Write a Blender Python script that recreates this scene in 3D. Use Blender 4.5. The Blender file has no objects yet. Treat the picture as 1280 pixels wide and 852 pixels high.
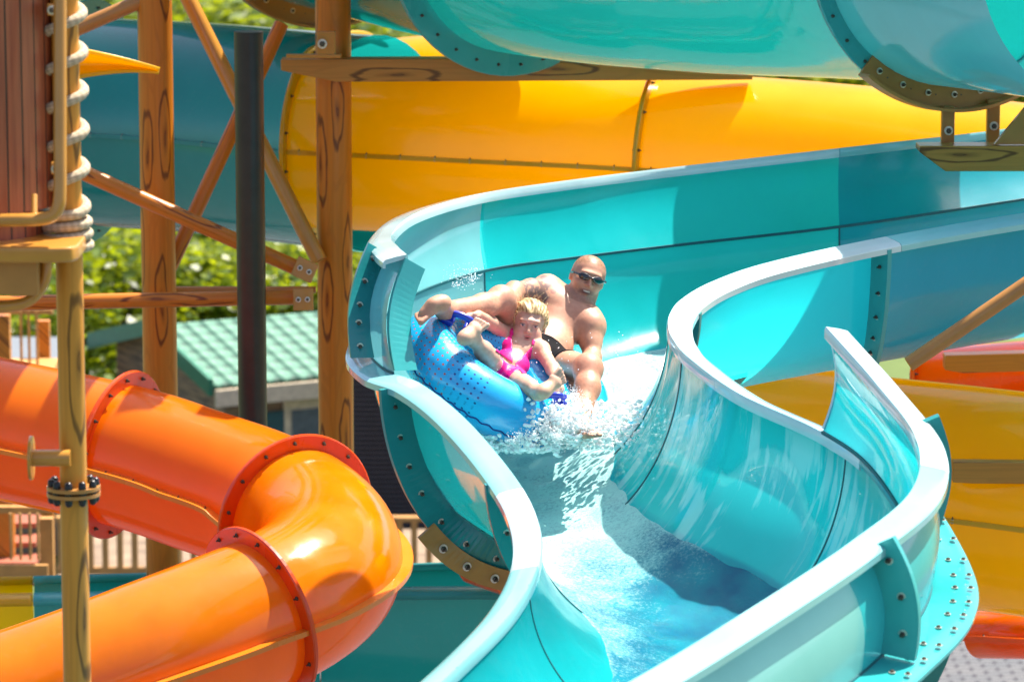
import bpy, math, random
import numpy as np
from mathutils import Vector, Matrix, Quaternion
R = math.radians
random.seed(7)
rng = np.random.default_rng(7)
C = bpy.context.scene.collection
scene = bpy.context.scene

# ---------------------------------------------------------------- camera, sky, sun, exposure
CAM_H = 11.4
PITCH = R(9.5)
FPX = 4800.0
cam_data = bpy.data.cameras.new('camera')
cam_data.lens = 135.0
cam_data.sensor_width = 36.0
cam_data.clip_start = 0.1
cam_data.clip_end = 2000.0
cam_data.dof.use_dof = True
cam_data.dof.focus_distance = 16.6
cam_data.dof.aperture_fstop = 4.2
cam = bpy.data.objects.new('camera', cam_data)
C.objects.link(cam)
cam.location = (0, 0, CAM_H)
cam.rotation_euler = (math.pi/2 - PITCH, 0, 0)
scene.camera = cam

SUN_EL, SUN_AZ = R(61), R(44)          # azimuth measured from +x towards +y (behind the scene, to the right)
world = bpy.data.worlds.new('World')
scene.world = world
world.use_nodes = True
wn = world.node_tree.nodes
bgn = wn['Background']
skyn = wn.new('ShaderNodeTexSky')
skyn.sky_type = 'NISHITA'
skyn.sun_disc = False
skyn.sun_elevation = SUN_EL
skyn.sun_rotation = math.pi/2 - SUN_AZ
skyn.air_density = 0.7
skyn.dust_density = 2.5
skyn.ozone_density = 0.6
world.node_tree.links.new(skyn.outputs[0], bgn.inputs[0])
bgn.inputs[1].default_value = 0.105
sun_d = bpy.data.lights.new('sun', 'SUN')
sun_d.energy = 4.4
sun_d.angle = R(0.53)
sun_d.color = (1.0, 0.95, 0.86)
sun = bpy.data.objects.new('sun', sun_d)
C.objects.link(sun)
SDIR = Vector((math.cos(SUN_EL)*math.cos(SUN_AZ), math.cos(SUN_EL)*math.sin(SUN_AZ), math.sin(SUN_EL)))
sun.rotation_euler = SDIR.to_track_quat('Z', 'Y').to_euler()
sun.location = (20, 20, 40)
scene.view_settings.view_transform = 'Standard'
scene.view_settings.look = 'None'
scene.view_settings.gamma = 1.0
scene.view_settings.exposure = 1.38
scene.view_settings.use_white_balance = True
scene.view_settings.white_balance_temperature = 6750
scene.view_settings.white_balance_tint = 12
scene.render.engine = 'CYCLES'
scene.cycles.max_bounces = 8
scene.cycles.transparent_max_bounces = 8

# ---------------------------------------------------------------- placing helpers: world metres from image pixels and assumed depths
SP, CP = math.sin(PITCH), math.cos(PITCH)
def W(x, d, z):
    """x across, d distance from the viewpoint along its axis, z height relative to the viewpoint"""
    yc = (z + d*SP)/CP
    return Vector((x, d*CP + yc*SP, CAM_H + z))
def P(px, py, d):
    X = (px-640)/FPX*d
    yc = -(py-426)/FPX*d
    return Vector((X, d*CP + yc*SP, CAM_H - d*SP + yc*CP))

# ---------------------------------------------------------------- materials
def new_mat(name):
    m = bpy.data.materials.new(name)
    m.use_nodes = True
    nt = m.node_tree
    return m, nt, nt.nodes['Principled BSDF'], nt.nodes['Material Output']
def node(nt, kind, **kw):
    n = nt.nodes.new(kind)
    for k, v in kw.items():
        if k.startswith('i_'):
            n.inputs[k[2:].replace('_', ' ')].default_value = v
        else:
            setattr(n, k, v)
    return n
def link(nt, a, b): nt.links.new(a, b)
def ramp(nt, fac, stops):
    r = nt.nodes.new('ShaderNodeValToRGB')
    el = r.color_ramp.elements
    while len(el) < len(stops): el.new(0.5)
    for e, (p, c) in zip(el, stops):
        e.position = p
        e.color = c if len(c) == 4 else (*c, 1)
    link(nt, fac, r.inputs[0])
    return r.outputs[0]
def mixc(nt, fac, a, b, mode='MIX'):
    m = nt.nodes.new('ShaderNodeMix')
    m.data_type = 'RGBA'
    m.blend_type = mode
    if hasattr(fac, 'node'): link(nt, fac, m.inputs[0])
    else: m.inputs[0].default_value = fac
    for s, v in ((6, a), (7, b)):
        if hasattr(v, 'node'): link(nt, v, m.inputs[s])
        else: m.inputs[s].default_value = (*v[:3], 1)
    return m.outputs[2]
def mth(nt, op, a, b=0.0):
    m = nt.nodes.new('ShaderNodeMath'); m.operation = op
    for i, v in enumerate((a, b)):
        if hasattr(v, 'node'): link(nt, v, m.inputs[i])
        else: m.inputs[i].default_value = v
    return m.outputs[0]

def gelcoat(name, col, rough=0.14, trans=0.3, tcol=None, wear=0.12, bump=0.05, scale=3.0, coat=0.6, spec=0.5, refl_streaks=0.0):
    """glossy fibreglass: coloured shell, a little light passing through, scuffs and gentle waviness"""
    m, nt, b, out = new_mat(name)
    tc = node(nt, 'ShaderNodeTexCoord')
    n1 = node(nt, 'ShaderNodeTexNoise'); n1.inputs['Scale'].default_value = scale; n1.inputs['Detail'].default_value = 6
    n2 = node(nt, 'ShaderNodeTexNoise'); n2.inputs['Scale'].default_value = 30; n2.inputs['Detail'].default_value = 5
    mp = node(nt, 'ShaderNodeMapping'); mp.inputs['Scale'].default_value = (1, 1, 0.35)
    link(nt, tc.outputs['Object'], mp.inputs[0])
    link(nt, mp.outputs[0], n1.inputs['Vector']); link(nt, tc.outputs['Object'], n2.inputs['Vector'])
    pale = tuple(min(1, c*0.72 + 0.16) for c in col)
    deep = tuple(c*0.86 for c in col)
    c0 = ramp(nt, n1.outputs[0], [(0.3, deep), (0.62, col)])
    c1 = mixc(nt, mth(nt, 'MULTIPLY', ramp(nt, n2.outputs[0], [(0.55, (0, 0, 0)), (0.8, (1, 1, 1))]), wear), c0, pale)
    link(nt, c1, b.inputs['Base Color'])
    rg = ramp(nt, n1.outputs[0], [(0.35, (rough*0.7,)*3), (0.7, (rough*1.7,)*3)])
    link(nt, rg, b.inputs['Roughness'])
    b.inputs['Coat Weight'].default_value = coat
    b.inputs['Coat Roughness'].default_value = 0.06
    b.inputs['Specular IOR Level'].default_value = spec
    if refl_streaks > 0:
        # pale ragged streaks paint reflections on the wet wall into its colour (uv: across, along)
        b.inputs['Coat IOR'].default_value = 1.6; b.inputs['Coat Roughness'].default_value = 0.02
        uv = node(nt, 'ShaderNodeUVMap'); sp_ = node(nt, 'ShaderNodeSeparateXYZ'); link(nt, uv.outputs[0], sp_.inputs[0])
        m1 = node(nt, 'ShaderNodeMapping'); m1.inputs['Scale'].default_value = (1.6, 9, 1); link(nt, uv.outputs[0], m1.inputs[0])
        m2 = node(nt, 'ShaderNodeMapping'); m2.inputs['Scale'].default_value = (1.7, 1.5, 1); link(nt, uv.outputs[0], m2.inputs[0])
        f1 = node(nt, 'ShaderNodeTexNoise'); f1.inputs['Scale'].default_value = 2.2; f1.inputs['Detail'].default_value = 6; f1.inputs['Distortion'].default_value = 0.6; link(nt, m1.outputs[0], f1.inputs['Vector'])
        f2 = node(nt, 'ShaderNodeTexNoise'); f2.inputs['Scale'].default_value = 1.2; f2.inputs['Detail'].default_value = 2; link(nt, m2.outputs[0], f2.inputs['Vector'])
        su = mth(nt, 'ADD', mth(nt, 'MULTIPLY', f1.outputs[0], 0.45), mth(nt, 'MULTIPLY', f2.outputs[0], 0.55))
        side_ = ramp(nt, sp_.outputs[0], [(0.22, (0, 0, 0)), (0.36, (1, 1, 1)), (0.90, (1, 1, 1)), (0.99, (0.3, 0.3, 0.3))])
        fm = mth(nt, 'MULTIPLY', mth(nt, 'MULTIPLY', ramp(nt, su, [(0.50, (0, 0, 0)), (0.545, (1, 1, 1))]), side_), refl_streaks)
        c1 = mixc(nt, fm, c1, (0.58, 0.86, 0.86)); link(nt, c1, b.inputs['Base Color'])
    bp = node(nt, 'ShaderNodeBump'); bp.inputs['Strength'].default_value = bump; bp.inputs['Distance'].default_value = 0.05
    link(nt, n1.outputs[0], bp.inputs['Height'])
    link(nt, bp.outputs[0], b.inputs['Normal'])
    if trans > 0:
        t = node(nt, 'ShaderNodeBsdfTranslucent')
        t.inputs[0].default_value = (*(tcol or col), 1)
        mx = node(nt, 'ShaderNodeMixShader'); mx.inputs[0].default_value = trans
        link(nt, b.outputs[0], mx.inputs[1]); link(nt, t.outputs[0], mx.inputs[2])
        link(nt, mx.outputs[0], out.inputs[0])
    return m
def plain(name, col, rough=0.5, metal=0.0, var=0.15, scale=12, bump=0.0, coat=0.0):
    m, nt, b, out = new_mat(name)
    tc = node(nt, 'ShaderNodeTexCoord')
    n = node(nt, 'ShaderNodeTexNoise'); n.inputs['Scale'].default_value = scale; n.inputs['Detail'].default_value = 5
    link(nt, tc.outputs['Object'], n.inputs['Vector'])
    link(nt, ramp(nt, n.outputs[0], [(0.3, tuple(c*(1-var) for c in col)), (0.7, tuple(min(1, c*(1+var)) for c in col))]), b.inputs['Base Color'])
    b.inputs['Roughness'].default_value = rough
    b.inputs['Metallic'].default_value = metal
    b.inputs['Coat Weight'].default_value = coat
    if bump:
        bp = node(nt, 'ShaderNodeBump'); bp.inputs['Strength'].default_value = bump; bp.inputs['Distance'].default_value = 0.01
        link(nt, n.outputs[0], bp.inputs['Height']); link(nt, bp.outputs[0], b.inputs['Normal'])
    return m
def woodpaint(name, col, dark, rough=0.38, knot=1.0, seed=0.0):
    """painted-on wood grain: long oval knots and wandering grain lines along the length (uv in metres)"""
    m, nt, b, out = new_mat(name)
    uv = node(nt, 'ShaderNodeUVMap')
    oi = node(nt, 'ShaderNodeObjectInfo')
    ns = node(nt, 'ShaderNodeTexNoise'); ns.inputs['Scale'].default_value = 2.5
    mp = node(nt, 'ShaderNodeMapping'); mp.inputs['Scale'].default_value = (7.0, 1.15, 1); mp.inputs['Location'].default_value = (seed, seed*1.7, 0)
    cmb = node(nt, 'ShaderNodeCombineXYZ')
    link(nt, mth(nt, 'MULTIPLY', oi.outputs['Random'], 13.0), cmb.inputs[1]); link(nt, mth(nt, 'MULTIPLY', oi.outputs['Random'], 3.7), cmb.inputs[0])
    ad0 = node(nt, 'ShaderNodeVectorMath', operation='ADD'); link(nt, uv.outputs[0], ad0.inputs[0]); link(nt, cmb.outputs[0], ad0.inputs[1])
    link(nt, ad0.outputs[0], mp.inputs[0]); link(nt, mp.outputs[0], ns.inputs['Vector'])
    wob = node(nt, 'ShaderNodeVectorMath', operation='SCALE'); wob.inputs['Scale'].default_value = 0.28
    link(nt, ns.outputs['Color'], wob.inputs[0])
    add = node(nt, 'ShaderNodeVectorMath', operation='ADD'); link(nt, mp.outputs[0], add.inputs[0]); link(nt, wob.outputs[0], add.inputs[1])
    vo = node(nt, 'ShaderNodeTexVoronoi'); vo.voronoi_dimensions = '2D'; vo.inputs['Scale'].default_value = 1.0; vo.inputs['Randomness'].default_value = 0.75
    link(nt, add.outputs[0], vo.inputs['Vector'])
    d = vo.outputs['Distance']
    s = mth(nt, 'SINE', mth(nt, 'MULTIPLY', mth(nt, 'POWER', d, 0.8), 24.0))
    lines = ramp(nt, s, [(0.55, (0, 0, 0)), (0.97, (1, 1, 1))])
    fall = ramp(nt, d, [(0.30, (1, 1, 1)), (0.50, (0.15, 0.15, 0.15))])
    core = ramp(nt, d, [(0.02, (1, 1, 1)), (0.13, (0, 0, 0))])
    wv = node(nt, 'ShaderNodeTexNoise'); wv.inputs['Scale'].default_value = 1.0; wv.inputs['Detail'].default_value = 3
    mp2 = node(nt, 'ShaderNodeMapping'); mp2.inputs['Scale'].default_value = (60, 1.5, 1)
    link(nt, uv.outputs[0], mp2.inputs[0]); link(nt, mp2.outputs[0], wv.inputs['Vector'])
    fine = ramp(nt, wv.outputs[0], [(0.48, (0, 0, 0)), (0.72, (1, 1, 1))])
    f = mth(nt, 'MULTIPLY', mth(nt, 'MULTIPLY', lines, fall), 0.85*knot)
    f = mth(nt, 'MAXIMUM', f, mth(nt, 'MULTIPLY', core, 0.7*knot))
    f = mth(nt, 'MAXIMUM', f, mth(nt, 'MULTIPLY', fine, 0.22))
    link(nt, mixc(nt, f, col, dark), b.inputs['Base Color'])
    b.inputs['Roughness'].default_value = rough
    b.inputs['Specular IOR Level'].default_value = 0.35
    b.inputs['Coat Weight'].default_value = 0.15
    b.inputs['Coat Roughness'].default_value = 0.15
    return m

TEAL   = (0.000, 0.56, 0.62)
TEALP  = (0.16, 0.60, 0.62)
TEALB  = (0.000, 0.27, 0.40)
M = {}
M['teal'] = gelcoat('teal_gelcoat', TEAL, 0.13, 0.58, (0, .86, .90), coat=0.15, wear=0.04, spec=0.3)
M['teal_pale'] = gelcoat('pale_teal_gelcoat', (0.16, 0.54, 0.58), 0.12, 0.35)  # paler teal that puts the sunlit wash of the bend into colour
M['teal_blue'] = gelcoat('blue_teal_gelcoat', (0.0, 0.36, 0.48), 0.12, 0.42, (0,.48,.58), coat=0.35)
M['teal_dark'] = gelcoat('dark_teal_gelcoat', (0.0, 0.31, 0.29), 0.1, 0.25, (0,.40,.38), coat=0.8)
M['teal_wet'] = gelcoat('wet_teal_gelcoat', (0.0, 0.56, 0.60), 0.05, 0.42, (0, .80, .84), bump=0.22, scale=2.6, coat=1.0, refl_streaks=0.9)
M['teal_bank_shade'] = gelcoat('bank_shade_gelcoat', (0.0, 0.40, 0.42), 0.04, 0.08, (0, .7, .7), bump=0.12, scale=2.6, coat=1.0, refl_streaks=0.8)  # darker copy of the wet teal, shade put into its colour
M['teal_out'] = gelcoat('outer_teal_gelcoat', (0.03, 0.48, 0.49), 0.16, 0.25)
M['teal_panel'] = gelcoat('pale_green_gelcoat', (0.22, 0.56, 0.50), 0.16, 0.35, (.3, .8, .7))
M['teal_flange'] = gelcoat('flange_teal_gelcoat', (0.01, 0.33, 0.34), 0.3, 0.25, bump=0.02)
M['teal_light_flange'] = gelcoat('bright_flange_gelcoat', (0.04, 0.50, 0.50), 0.28, 0.25, bump=0.02)
M['rim'] = gelcoat('rim_gelcoat', (0.56, 0.74, 0.75), 0.10, 0.0, wear=0.3, bump=0.01)
M['rim_teal_shade'] = gelcoat('rim_teal_shade_gelcoat', (0.25, 0.62, 0.63), 0.12, 0.0, wear=0.2, bump=0.01)  # teal copy of the rim with shade put into its colour
M['orange'] = gelcoat('orange_gelcoat', (0.88, 0.21, 0.002), 0.13, 0.40, (0.98, 0.21, 0.0), wear=0.04, coat=0.3)
M['orange_lit'] = gelcoat('orange_lit_gelcoat', (0.90, 0.24, 0.003), 0.13, 0.30, (0.98, 0.18, 0.0), wear=0.10, scale=6, coat=0.4)  # lighter copy of the orange, sunlit look put into its colour
M['orange_flange'] = gelcoat('orange_flange_gelcoat', (0.85, 0.075, 0.002), 0.28, 0.2, (0.9, 0.08, 0.0), bump=0.01)
M['orange_seam'] = gelcoat('orange_seam_gelcoat', (0.86, 0.22, 0.015), 0.25, 0.0, bump=0.01)
M['yellow'] = gelcoat('yellow_gelcoat', (0.90, 0.54, 0.0), 0.15, 0.58, (1.0, 0.62, 0.0), wear=0.04, coat=0.35)
M['yellow_flange'] = gelcoat('yellow_flange_gelcoat', (0.83, 0.52, 0.01), 0.3, 0.3, bump=0.01)
M['red'] = gelcoat('red_gelcoat', (0.85, 0.14, 0.003), 0.2, 0.3)
M['post'] = woodpaint('wood_grain_paint', (0.56, 0.22, 0.03), (0.16, 0.05, 0.012))
M['post_tan'] = woodpaint('tan_grain_paint', (0.64, 0.27, 0.035), (0.12, 0.045, 0.008), seed=3.3)
M['post_red'] = woodpaint('warm_grain_paint', (0.60, 0.19, 0.015), (0.12, 0.02, 0.002), seed=5.1)
M['beam'] = woodpaint('beam_grain_paint', (0.52, 0.23, 0.04), (0.09, 0.03, 0.006), seed=8.2)
M['tan'] = plain('tan_painted_steel', (0.54, 0.24, 0.035), 0.3, 0, 0.06, coat=0.3)
M['brown'] = plain('brown_painted_steel', (0.46, 0.20, 0.045), 0.38, 0, 0.1, coat=0.2)
M['black'] = plain('black_powder_coat', (0.022, 0.018, 0.018), 0.35, 0, 0.2)
M['steel'] = plain('galvanised_steel', (0.70, 0.66, 0.58), 0.35, 0.6, 0.2, 80)
M['nut'] = plain('dark_steel', (0.12, 0.10, 0.08), 0.35, 0.8, 0.3, 80)
M['blackrubber'] = plain('black_plastic_cap', (0.01, 0.01, 0.01), 0.3)

# ---------------------------------------------------------------- object helpers
def link_obj(o, parent=None):
    C.objects.link(o)
    if parent is not None: o.parent = parent
    return o
def tag(o, label=None, cat=None, group=None, kind=None):
    if label: o['label'] = label
    if cat: o['category'] = cat
    if group: o['group'] = group
    if kind: o['kind'] = kind
    return o
def thing(name, loc, label, cat, group=None):
    o = bpy.data.objects.new(name, None)
    o.empty_display_size = 0.2
    o.location = loc
    C.objects.link(o)
    return tag(o, label, cat, group)
def root_loc(parent):
    v = Vector((0, 0, 0)); p = parent
    while p is not None:
        v += p.location; p = p.parent
    return v
def mesh(name, verts, faces, mats, parent=None, smooth=True, uvs=None, midx=None, colors=None, origin=None):
    """verts are world positions; with a parent they are stored relative to it"""
    off = root_loc(parent) if parent is not None else (Vector(origin) if origin is not None else Vector((0, 0, 0)))
    me = bpy.data.meshes.new(name)
    va = np.array([tuple(v) for v in verts] if not isinstance(verts, np.ndarray) else verts, dtype=float) - np.array(off)
    me.from_pydata(va.tolist(), [], faces if isinstance(faces, list) else faces.tolist())
    if not isinstance(mats, (list, tuple)): mats = [mats]
    for m in mats: me.materials.append(m)
    if uvs is not None:
        ul = me.uv_layers.new(name='UVMap')
        li = np.empty(len(me.loops), dtype=np.int32); me.loops.foreach_get('vertex_index', li)
        ul.data.foreach_set('uv', np.asarray(uvs, dtype=np.float32)[li].ravel())
    if midx is not None: me.polygons.foreach_set('material_index', np.asarray(midx, dtype=np.int32))
    if colors is not None:
        for cname, arr in colors.items():
            ca = me.color_attributes.new(cname, 'FLOAT_COLOR', 'POINT')
            a = np.ones((len(va), 4), dtype=np.float32); a[:, :3] = arr
            ca.data.foreach_set('color', a.ravel())
    me.polygons.foreach_set('use_smooth', np.full(len(me.polygons), smooth))
    me.update()
    o = bpy.data.objects.new(name, me)
    C.objects.link(o)
    if parent is not None: o.parent = parent
    elif origin is not None: o.location = origin
    return o
class MB:
    """collects vertices and faces of one mesh"""
    def __init__(s): s.v = []; s.f = []; s.uv = []; s.mi = []
    def add(s, v, f, uv=None, mi=0):
        n = len(s.v); s.v += [tuple(a) for a in v]; s.f += [tuple(i+n for i in q) for q in f]
        s.uv += list(uv) if uv is not None else [(0, 0)]*len(v); s.mi += [mi]*len(f)
    def box(s, c, ax, ay, az, mi=0):
        c = Vector(c); v = []
        for i in (-1, 1):
            for j in (-1, 1):
                for k in (-1, 1): v.append(c + ax*i + ay*j + az*k)
        uv = [(a.dot(ax.normalized()) + a.dot(az.normalized()), a.dot(ay.normalized())) for a in v]
        s.add(v, [(0, 1, 3, 2), (4, 6, 7, 5), (0, 4, 5, 1), (2, 3, 7, 6), (0, 2, 6, 4), (1, 5, 7, 3)], uv, mi)
    def abox(s, c, sx, sy, sz, mi=0): s.box(c, Vector((sx/2, 0, 0)), Vector((0, sy/2, 0)), Vector((0, 0, sz/2)), mi)
    def build(s, name, mats, parent=None, smooth=False, origin=None, bevel=0):
        o = mesh(name, s.v, s.f, mats, parent, smooth, s.uv, s.mi, origin=origin)
        if bevel:
            b = o.modifiers.new('bevel', 'BEVEL'); b.width = bevel; b.segments = 2; b.limit_method = 'ANGLE'; b.angle_limit = R(40)
            for p in o.data.polygons: p.use_smooth = True
            wn_ = o.modifiers.new('wn', 'WEIGHTED_NORMAL'); wn_.keep_sharp = True
        return o

def crom(pts, t):
    """Catmull-Rom through rows of pts at float parameters t"""
    pts = np.asarray(pts, float); n = len(pts); t = np.clip(np.atleast_1d(t), 0, n-1)
    i = np.minimum(t.astype(int), n-2); u = (t-i)[:, None]
    p1 = pts[i]; p2 = pts[i+1]
    p0 = np.where((i > 0)[:, None], pts[np.maximum(i-1, 0)], 2*p1-p2)
    p3 = np.where((i < n-2)[:, None], pts[np.minimum(i+2, n-1)], 2*p2-p1)
    return 0.5*((2*p1) + (-p0+p2)*u + (2*p0-5*p1+4*p2-p3)*u*u + (-p0+3*p1-3*p2+p3)*u**3)
def frames(path, up=(0, 0, 1)):
    path = np.asarray(path, float)
    T = np.gradient(path, axis=0); T /= np.linalg.norm(T, axis=1)[:, None]
    up = np.asarray(up, float); up = np.broadcast_to(up, T.shape)
    S = np.cross(T, up); S /= np.linalg.norm(S, axis=1)[:, None]
    U = np.cross(S, T)
    return T, S, U
def arclen(p):
    return np.concatenate([[0], np.cumsum(np.linalg.norm(np.diff(p, axis=0), axis=1))])
def gridfaces(nr, nc, wrap=False):
    f = []
    for i in range(nr-1):
        for j in range(nc if wrap else nc-1):
            k = (j+1) % nc
            f.append((i*nc+j, i*nc+k, (i+1)*nc+k, (i+1)*nc+j))
    return f
def sweep_geo(path, prof, up=(0, 0, 1), caps=True, scale=None):
    """prof: (s,u) offsets along side and up vectors"""
    path = np.asarray(path, float); T, S, U = frames(path, up)
    prof = np.asarray(prof, float); n = len(prof)
    sc = np.ones(len(path)) if scale is None else np.asarray(scale)
    V = path[:, None] + (prof[None, :, 0, None]*S[:, None] + prof[None, :, 1, None]*U[:, None])*sc[:, None, None]
    per = arclen(np.vstack([prof, prof[:1]])); al = arclen(path)
    uv = [(per[j], al[i]) for i in range(len(path)) for j in range(n)]
    f = gridfaces(len(path), n, True)
    if caps: f += [tuple(range(n-1, -1, -1)), tuple((len(path)-1)*n+j for j in range(n))]
    return V.reshape(-1, 3), f, uv
def circle(r, n=16, ph=0): return [(r*math.cos(2*math.pi*i/n+ph), r*math.sin(2*math.pi*i/n+ph)) for i in range(n)]
def rrect(w, h, b):
    w /= 2; h /= 2; o = []
    for cx, cy, a0 in ((w-b, h-b, 0), (-w+b, h-b, 90), (-w+b, -h+b, 180), (w-b, -h+b, 270)):
        for a in (0, 45, 90): o.append((cx+b*math.cos(R(a0+a)), cy+b*math.sin(R(a0+a))))
    return o
def sweep(name, path, prof, mat, parent=None, up=(0, 0, 1), scale=None, smooth=True, origin=None):
    v, f, uv = sweep_geo(path, prof, up, True, scale)
    o = mesh(name, v, f, mat, parent, smooth, uv, origin=origin)
    if smooth:
        e = o.modifiers.new('split', 'EDGE_SPLIT'); e.split_angle = R(50)
    return o
def pipe_up(a, b):
    d = (Vector(b)-Vector(a)).normalized()
    return (0, 0, 1) if abs(d.z) < 0.9 else (0, -1, 0)
def pipe(name, a, b, r, mat, parent=None, n=18, origin=None, taper=None):
    path = np.linspace(np.array(a), np.array(b), 6)
    sc = None if taper is None else np.linspace(1, taper, 6)
    return sweep(name, path, circle(r, n), mat, parent, pipe_up(a, b), sc, origin=origin)
def beam(name, a, b, w, h, mat, parent=None, origin=None, bev=0.006):
    return sweep(name, np.linspace(np.array(a), np.array(b), 5), rrect(w, h, bev), mat, parent, pipe_up(a, b), smooth=False, origin=origin)

# bolt through a flange: washer and hex nut on both faces, axis z
def bolt_mesh(th=0.016, r=0.015):
    mb = MB()
    for s in (1, -1):
        z = s*th/2
        def ring(r0, z0, n=14): return [(r0*math.cos(2*math.pi*i/n), r0*math.sin(2*math.pi*i/n), z0) for i in range(n)]
        w0, w1, w2 = ring(r, z), ring(r, z+s*0.003), ring(r*0.25, z+s*0.0035)
        fs = [(i, (i+1) % 14, 14+(i+1) % 14, 14+i) for i in range(14)] + [(14+i, 14+(i+1) % 14, 28+(i+1) % 14, 28+i) for i in range(14)]
        mb.add(w0+w1+w2, fs, None, 0)
        def hexr(r0, z0): return [(r0*math.cos(math.pi/3*i), r0*math.sin(math.pi/3*i), z0) for i in range(6)]
        h = hexr(r*0.62, z+s*0.003) + hexr(r*0.62, z+s*0.010) + hexr(r*0.45, z+s*0.012)
        mb.add(h, [(i, (i+1) % 6, 6+(i+1) % 6, 6+i) for i in range(6)] + [(6+i, 6+(i+1) % 6, 12+(i+1) % 6, 12+i) for i in range(6)] + [tuple(range(12, 18))], None, 1)
    # threaded end on one side
    q = [(r*0.3*math.cos(math.pi/3*i), r*0.3*math.sin(math.pi/3*i), zz) for zz in (th/2+0.01, th/2+0.022) for i in range(6)]
    mb.add(q, [(i, (i+1) % 6, 6+(i+1) % 6, 6+i) for i in range(6)] + [tuple(range(6, 12))], None, 1)
    me = bpy.data.meshes.new('bolt'); me.from_pydata(mb.v, [], mb.f)
    me.materials.append(M['steel']); me.materials.append(M['nut'])
    me.polygons.foreach_set('material_index', mb.mi); me.update()
    return me
BOLT = bolt_mesh()
def bolt(pos, normal, parent, s=1.0):
    o = bpy.data.objects.new('bolt', BOLT)
    C.objects.link(o); o.parent = parent
    o.location = Vector(pos) - root_loc(parent)
    o.rotation_mode = 'QUATERNION'
    o.rotation_quaternion = Vector(normal).to_track_quat('Z', 'Y')
    o.scale = (s, s, s)
    return o
# ---------------------------------------------------------------- the setting: ground, hill
def ground():
    n = 60
    xs = np.linspace(-400, 400, n); ys = np.concatenate([np.linspace(-60, 75, 24), np.linspace(80, 700, 36)])
    V = []; 
    for y in ys:
        for x in xs:
            h = 0.0
            if y > 95: h = 26*min(1, ((y-95)/120)**1.3) + 5*math.sin(x*0.02+1)*min(1, (y-95)/150)
            V.append((x, y, h))
    m, nt, b, out = new_mat('ground_material')
    tc = node(nt, 'ShaderNodeTexCoord')
    n1 = node(nt, 'ShaderNodeTexNoise'); n1.inputs['Scale'].default_value = 0.35; n1.inputs['Detail'].default_value = 8
    link(nt, tc.outputs['Object'], n1.inputs['Vector'])
    link(nt, ramp(nt, n1.outputs[0], [(0.3, (0.05, 0.09, 0.02)), (0.5, (0.09, 0.14, 0.03)), (0.7, (0.16, 0.16, 0.07))]), b.inputs['Base Color'])
    b.inputs['Roughness'].default_value = 0.95
    o = mesh('ground', V, gridfaces(len(ys), n), m, uvs=None)
    tag(o, kind='structure')
    # paved deck round the slide towers
    m2, nt, b, out = new_mat('deck_paving')
    tc = node(nt, 'ShaderNodeTexCoord')
    br = node(nt, 'ShaderNodeTexBrick'); br.inputs['Scale'].default_value = 1.6; br.inputs['Mortar Size'].default_value = 0.04
    br.inputs['Color1'].default_value = (0.10, 0.11, 0.12, 1); br.inputs['Color2'].default_value = (0.13, 0.135, 0.14, 1); br.inputs['Mortar'].default_value = (0.02, 0.02, 0.03, 1)
    link(nt, tc.outputs['Object'], br.inputs['Vector']); link(nt, br.outputs[0], b.inputs['Base Color']); b.inputs['Roughness'].default_value = 0.8
    o = mesh('paved_path', [(-30, -10, 0.004), (30, -10, 0.004), (30, 47, 0.004), (-30, 47, 0.004)], [(0, 1, 2, 3)], m2)
    tag(o, kind='structure')
ground()

# ---------------------------------------------------------------- open riding channel
# stations: wall edge on the outside, floor, wall edge on the inside (image pixels and assumed depths turned into metres)
LST = [(1500,215,19.9),(1280,249,19.4),(1060,282,18.9),(850,306,18.5),(720,322,18.15),(600,340,17.7),(500,378,17.0),
       (462,430,16.4),(480,461,15.95),(525,479,15.62),(580,522,15.3),(636,586,14.85),(668,640,14.4),(674,695,14.0),
       (646,755,13.5),(585,820,13.05),(505,890,12.6),(385,980,12.2),(220,1080,11.7)]
RST = [(1500,236,18.1),(1280,266,17.7),(1100,297,17.2),(960,328,16.75),(890,352,16.5),(852,374,16.3),(838,392,16.15),
       (836,408,16.02),(842,424,15.9),(862,447,15.72),(925,492,15.35),(1028,540,15.0),(1095,592,14.55)]
RX =  [(1.50,13.95,-3.08),(1.44,13.4,-3.13),(1.22,12.9,-3.19),(0.9,12.35,-3.26),(0.5,11.8,-3.34),(0.0,11.25,-3.44)]
BST = [(3.4,19.0,-2.98),(2.47,18.55,-3.03),(1.65,18.1,-3.08),(.95,17.75,-3.13),(.48,17.4,-3.18),(.14,17.1,-3.22),(-.02,16.75,-3.27),
       (-.04,16.3,-3.33),(.02,15.95,-3.39),(.13,15.65,-3.45),(.34,15.3,-3.5),(.60,14.95,-3.57),(.80,14.5,-3.64),
       (.84,14.0,-3.7),(.76,13.5,-3.76),(.55,12.95,-3.82),(.25,12.45,-3.9),(-.1,12.0,-4.0),(-.55,11.5,-4.12)]
Lp = np.array([P(*q) for q in LST]); Rp = np.array([P(*q) for q in RST] + [W(*q) for q in RX]); Bp = np.array([W(*q) for q in BST])
GLs = [(1500,122,20.1),(1280,158,19.6),(1060,184,19.1),(850,208,18.7),(720,224,18.3),(600,242,17.85),(520,266,17.25),(489,293,16.65),(497,308,16.22),(508,318,16.0)]
GRs = [(1033,408,15.05),(1095,478,14.55),(1146,548,13.95),(1140,612,13.4),(1062,678,12.85),(935,762,12.25),(790,850,11.7),(600,950,11.15)]
GLp = np.array([P(*q) for q in GLs]); GRp = np.array([P(*q) for q in GRs])

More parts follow.
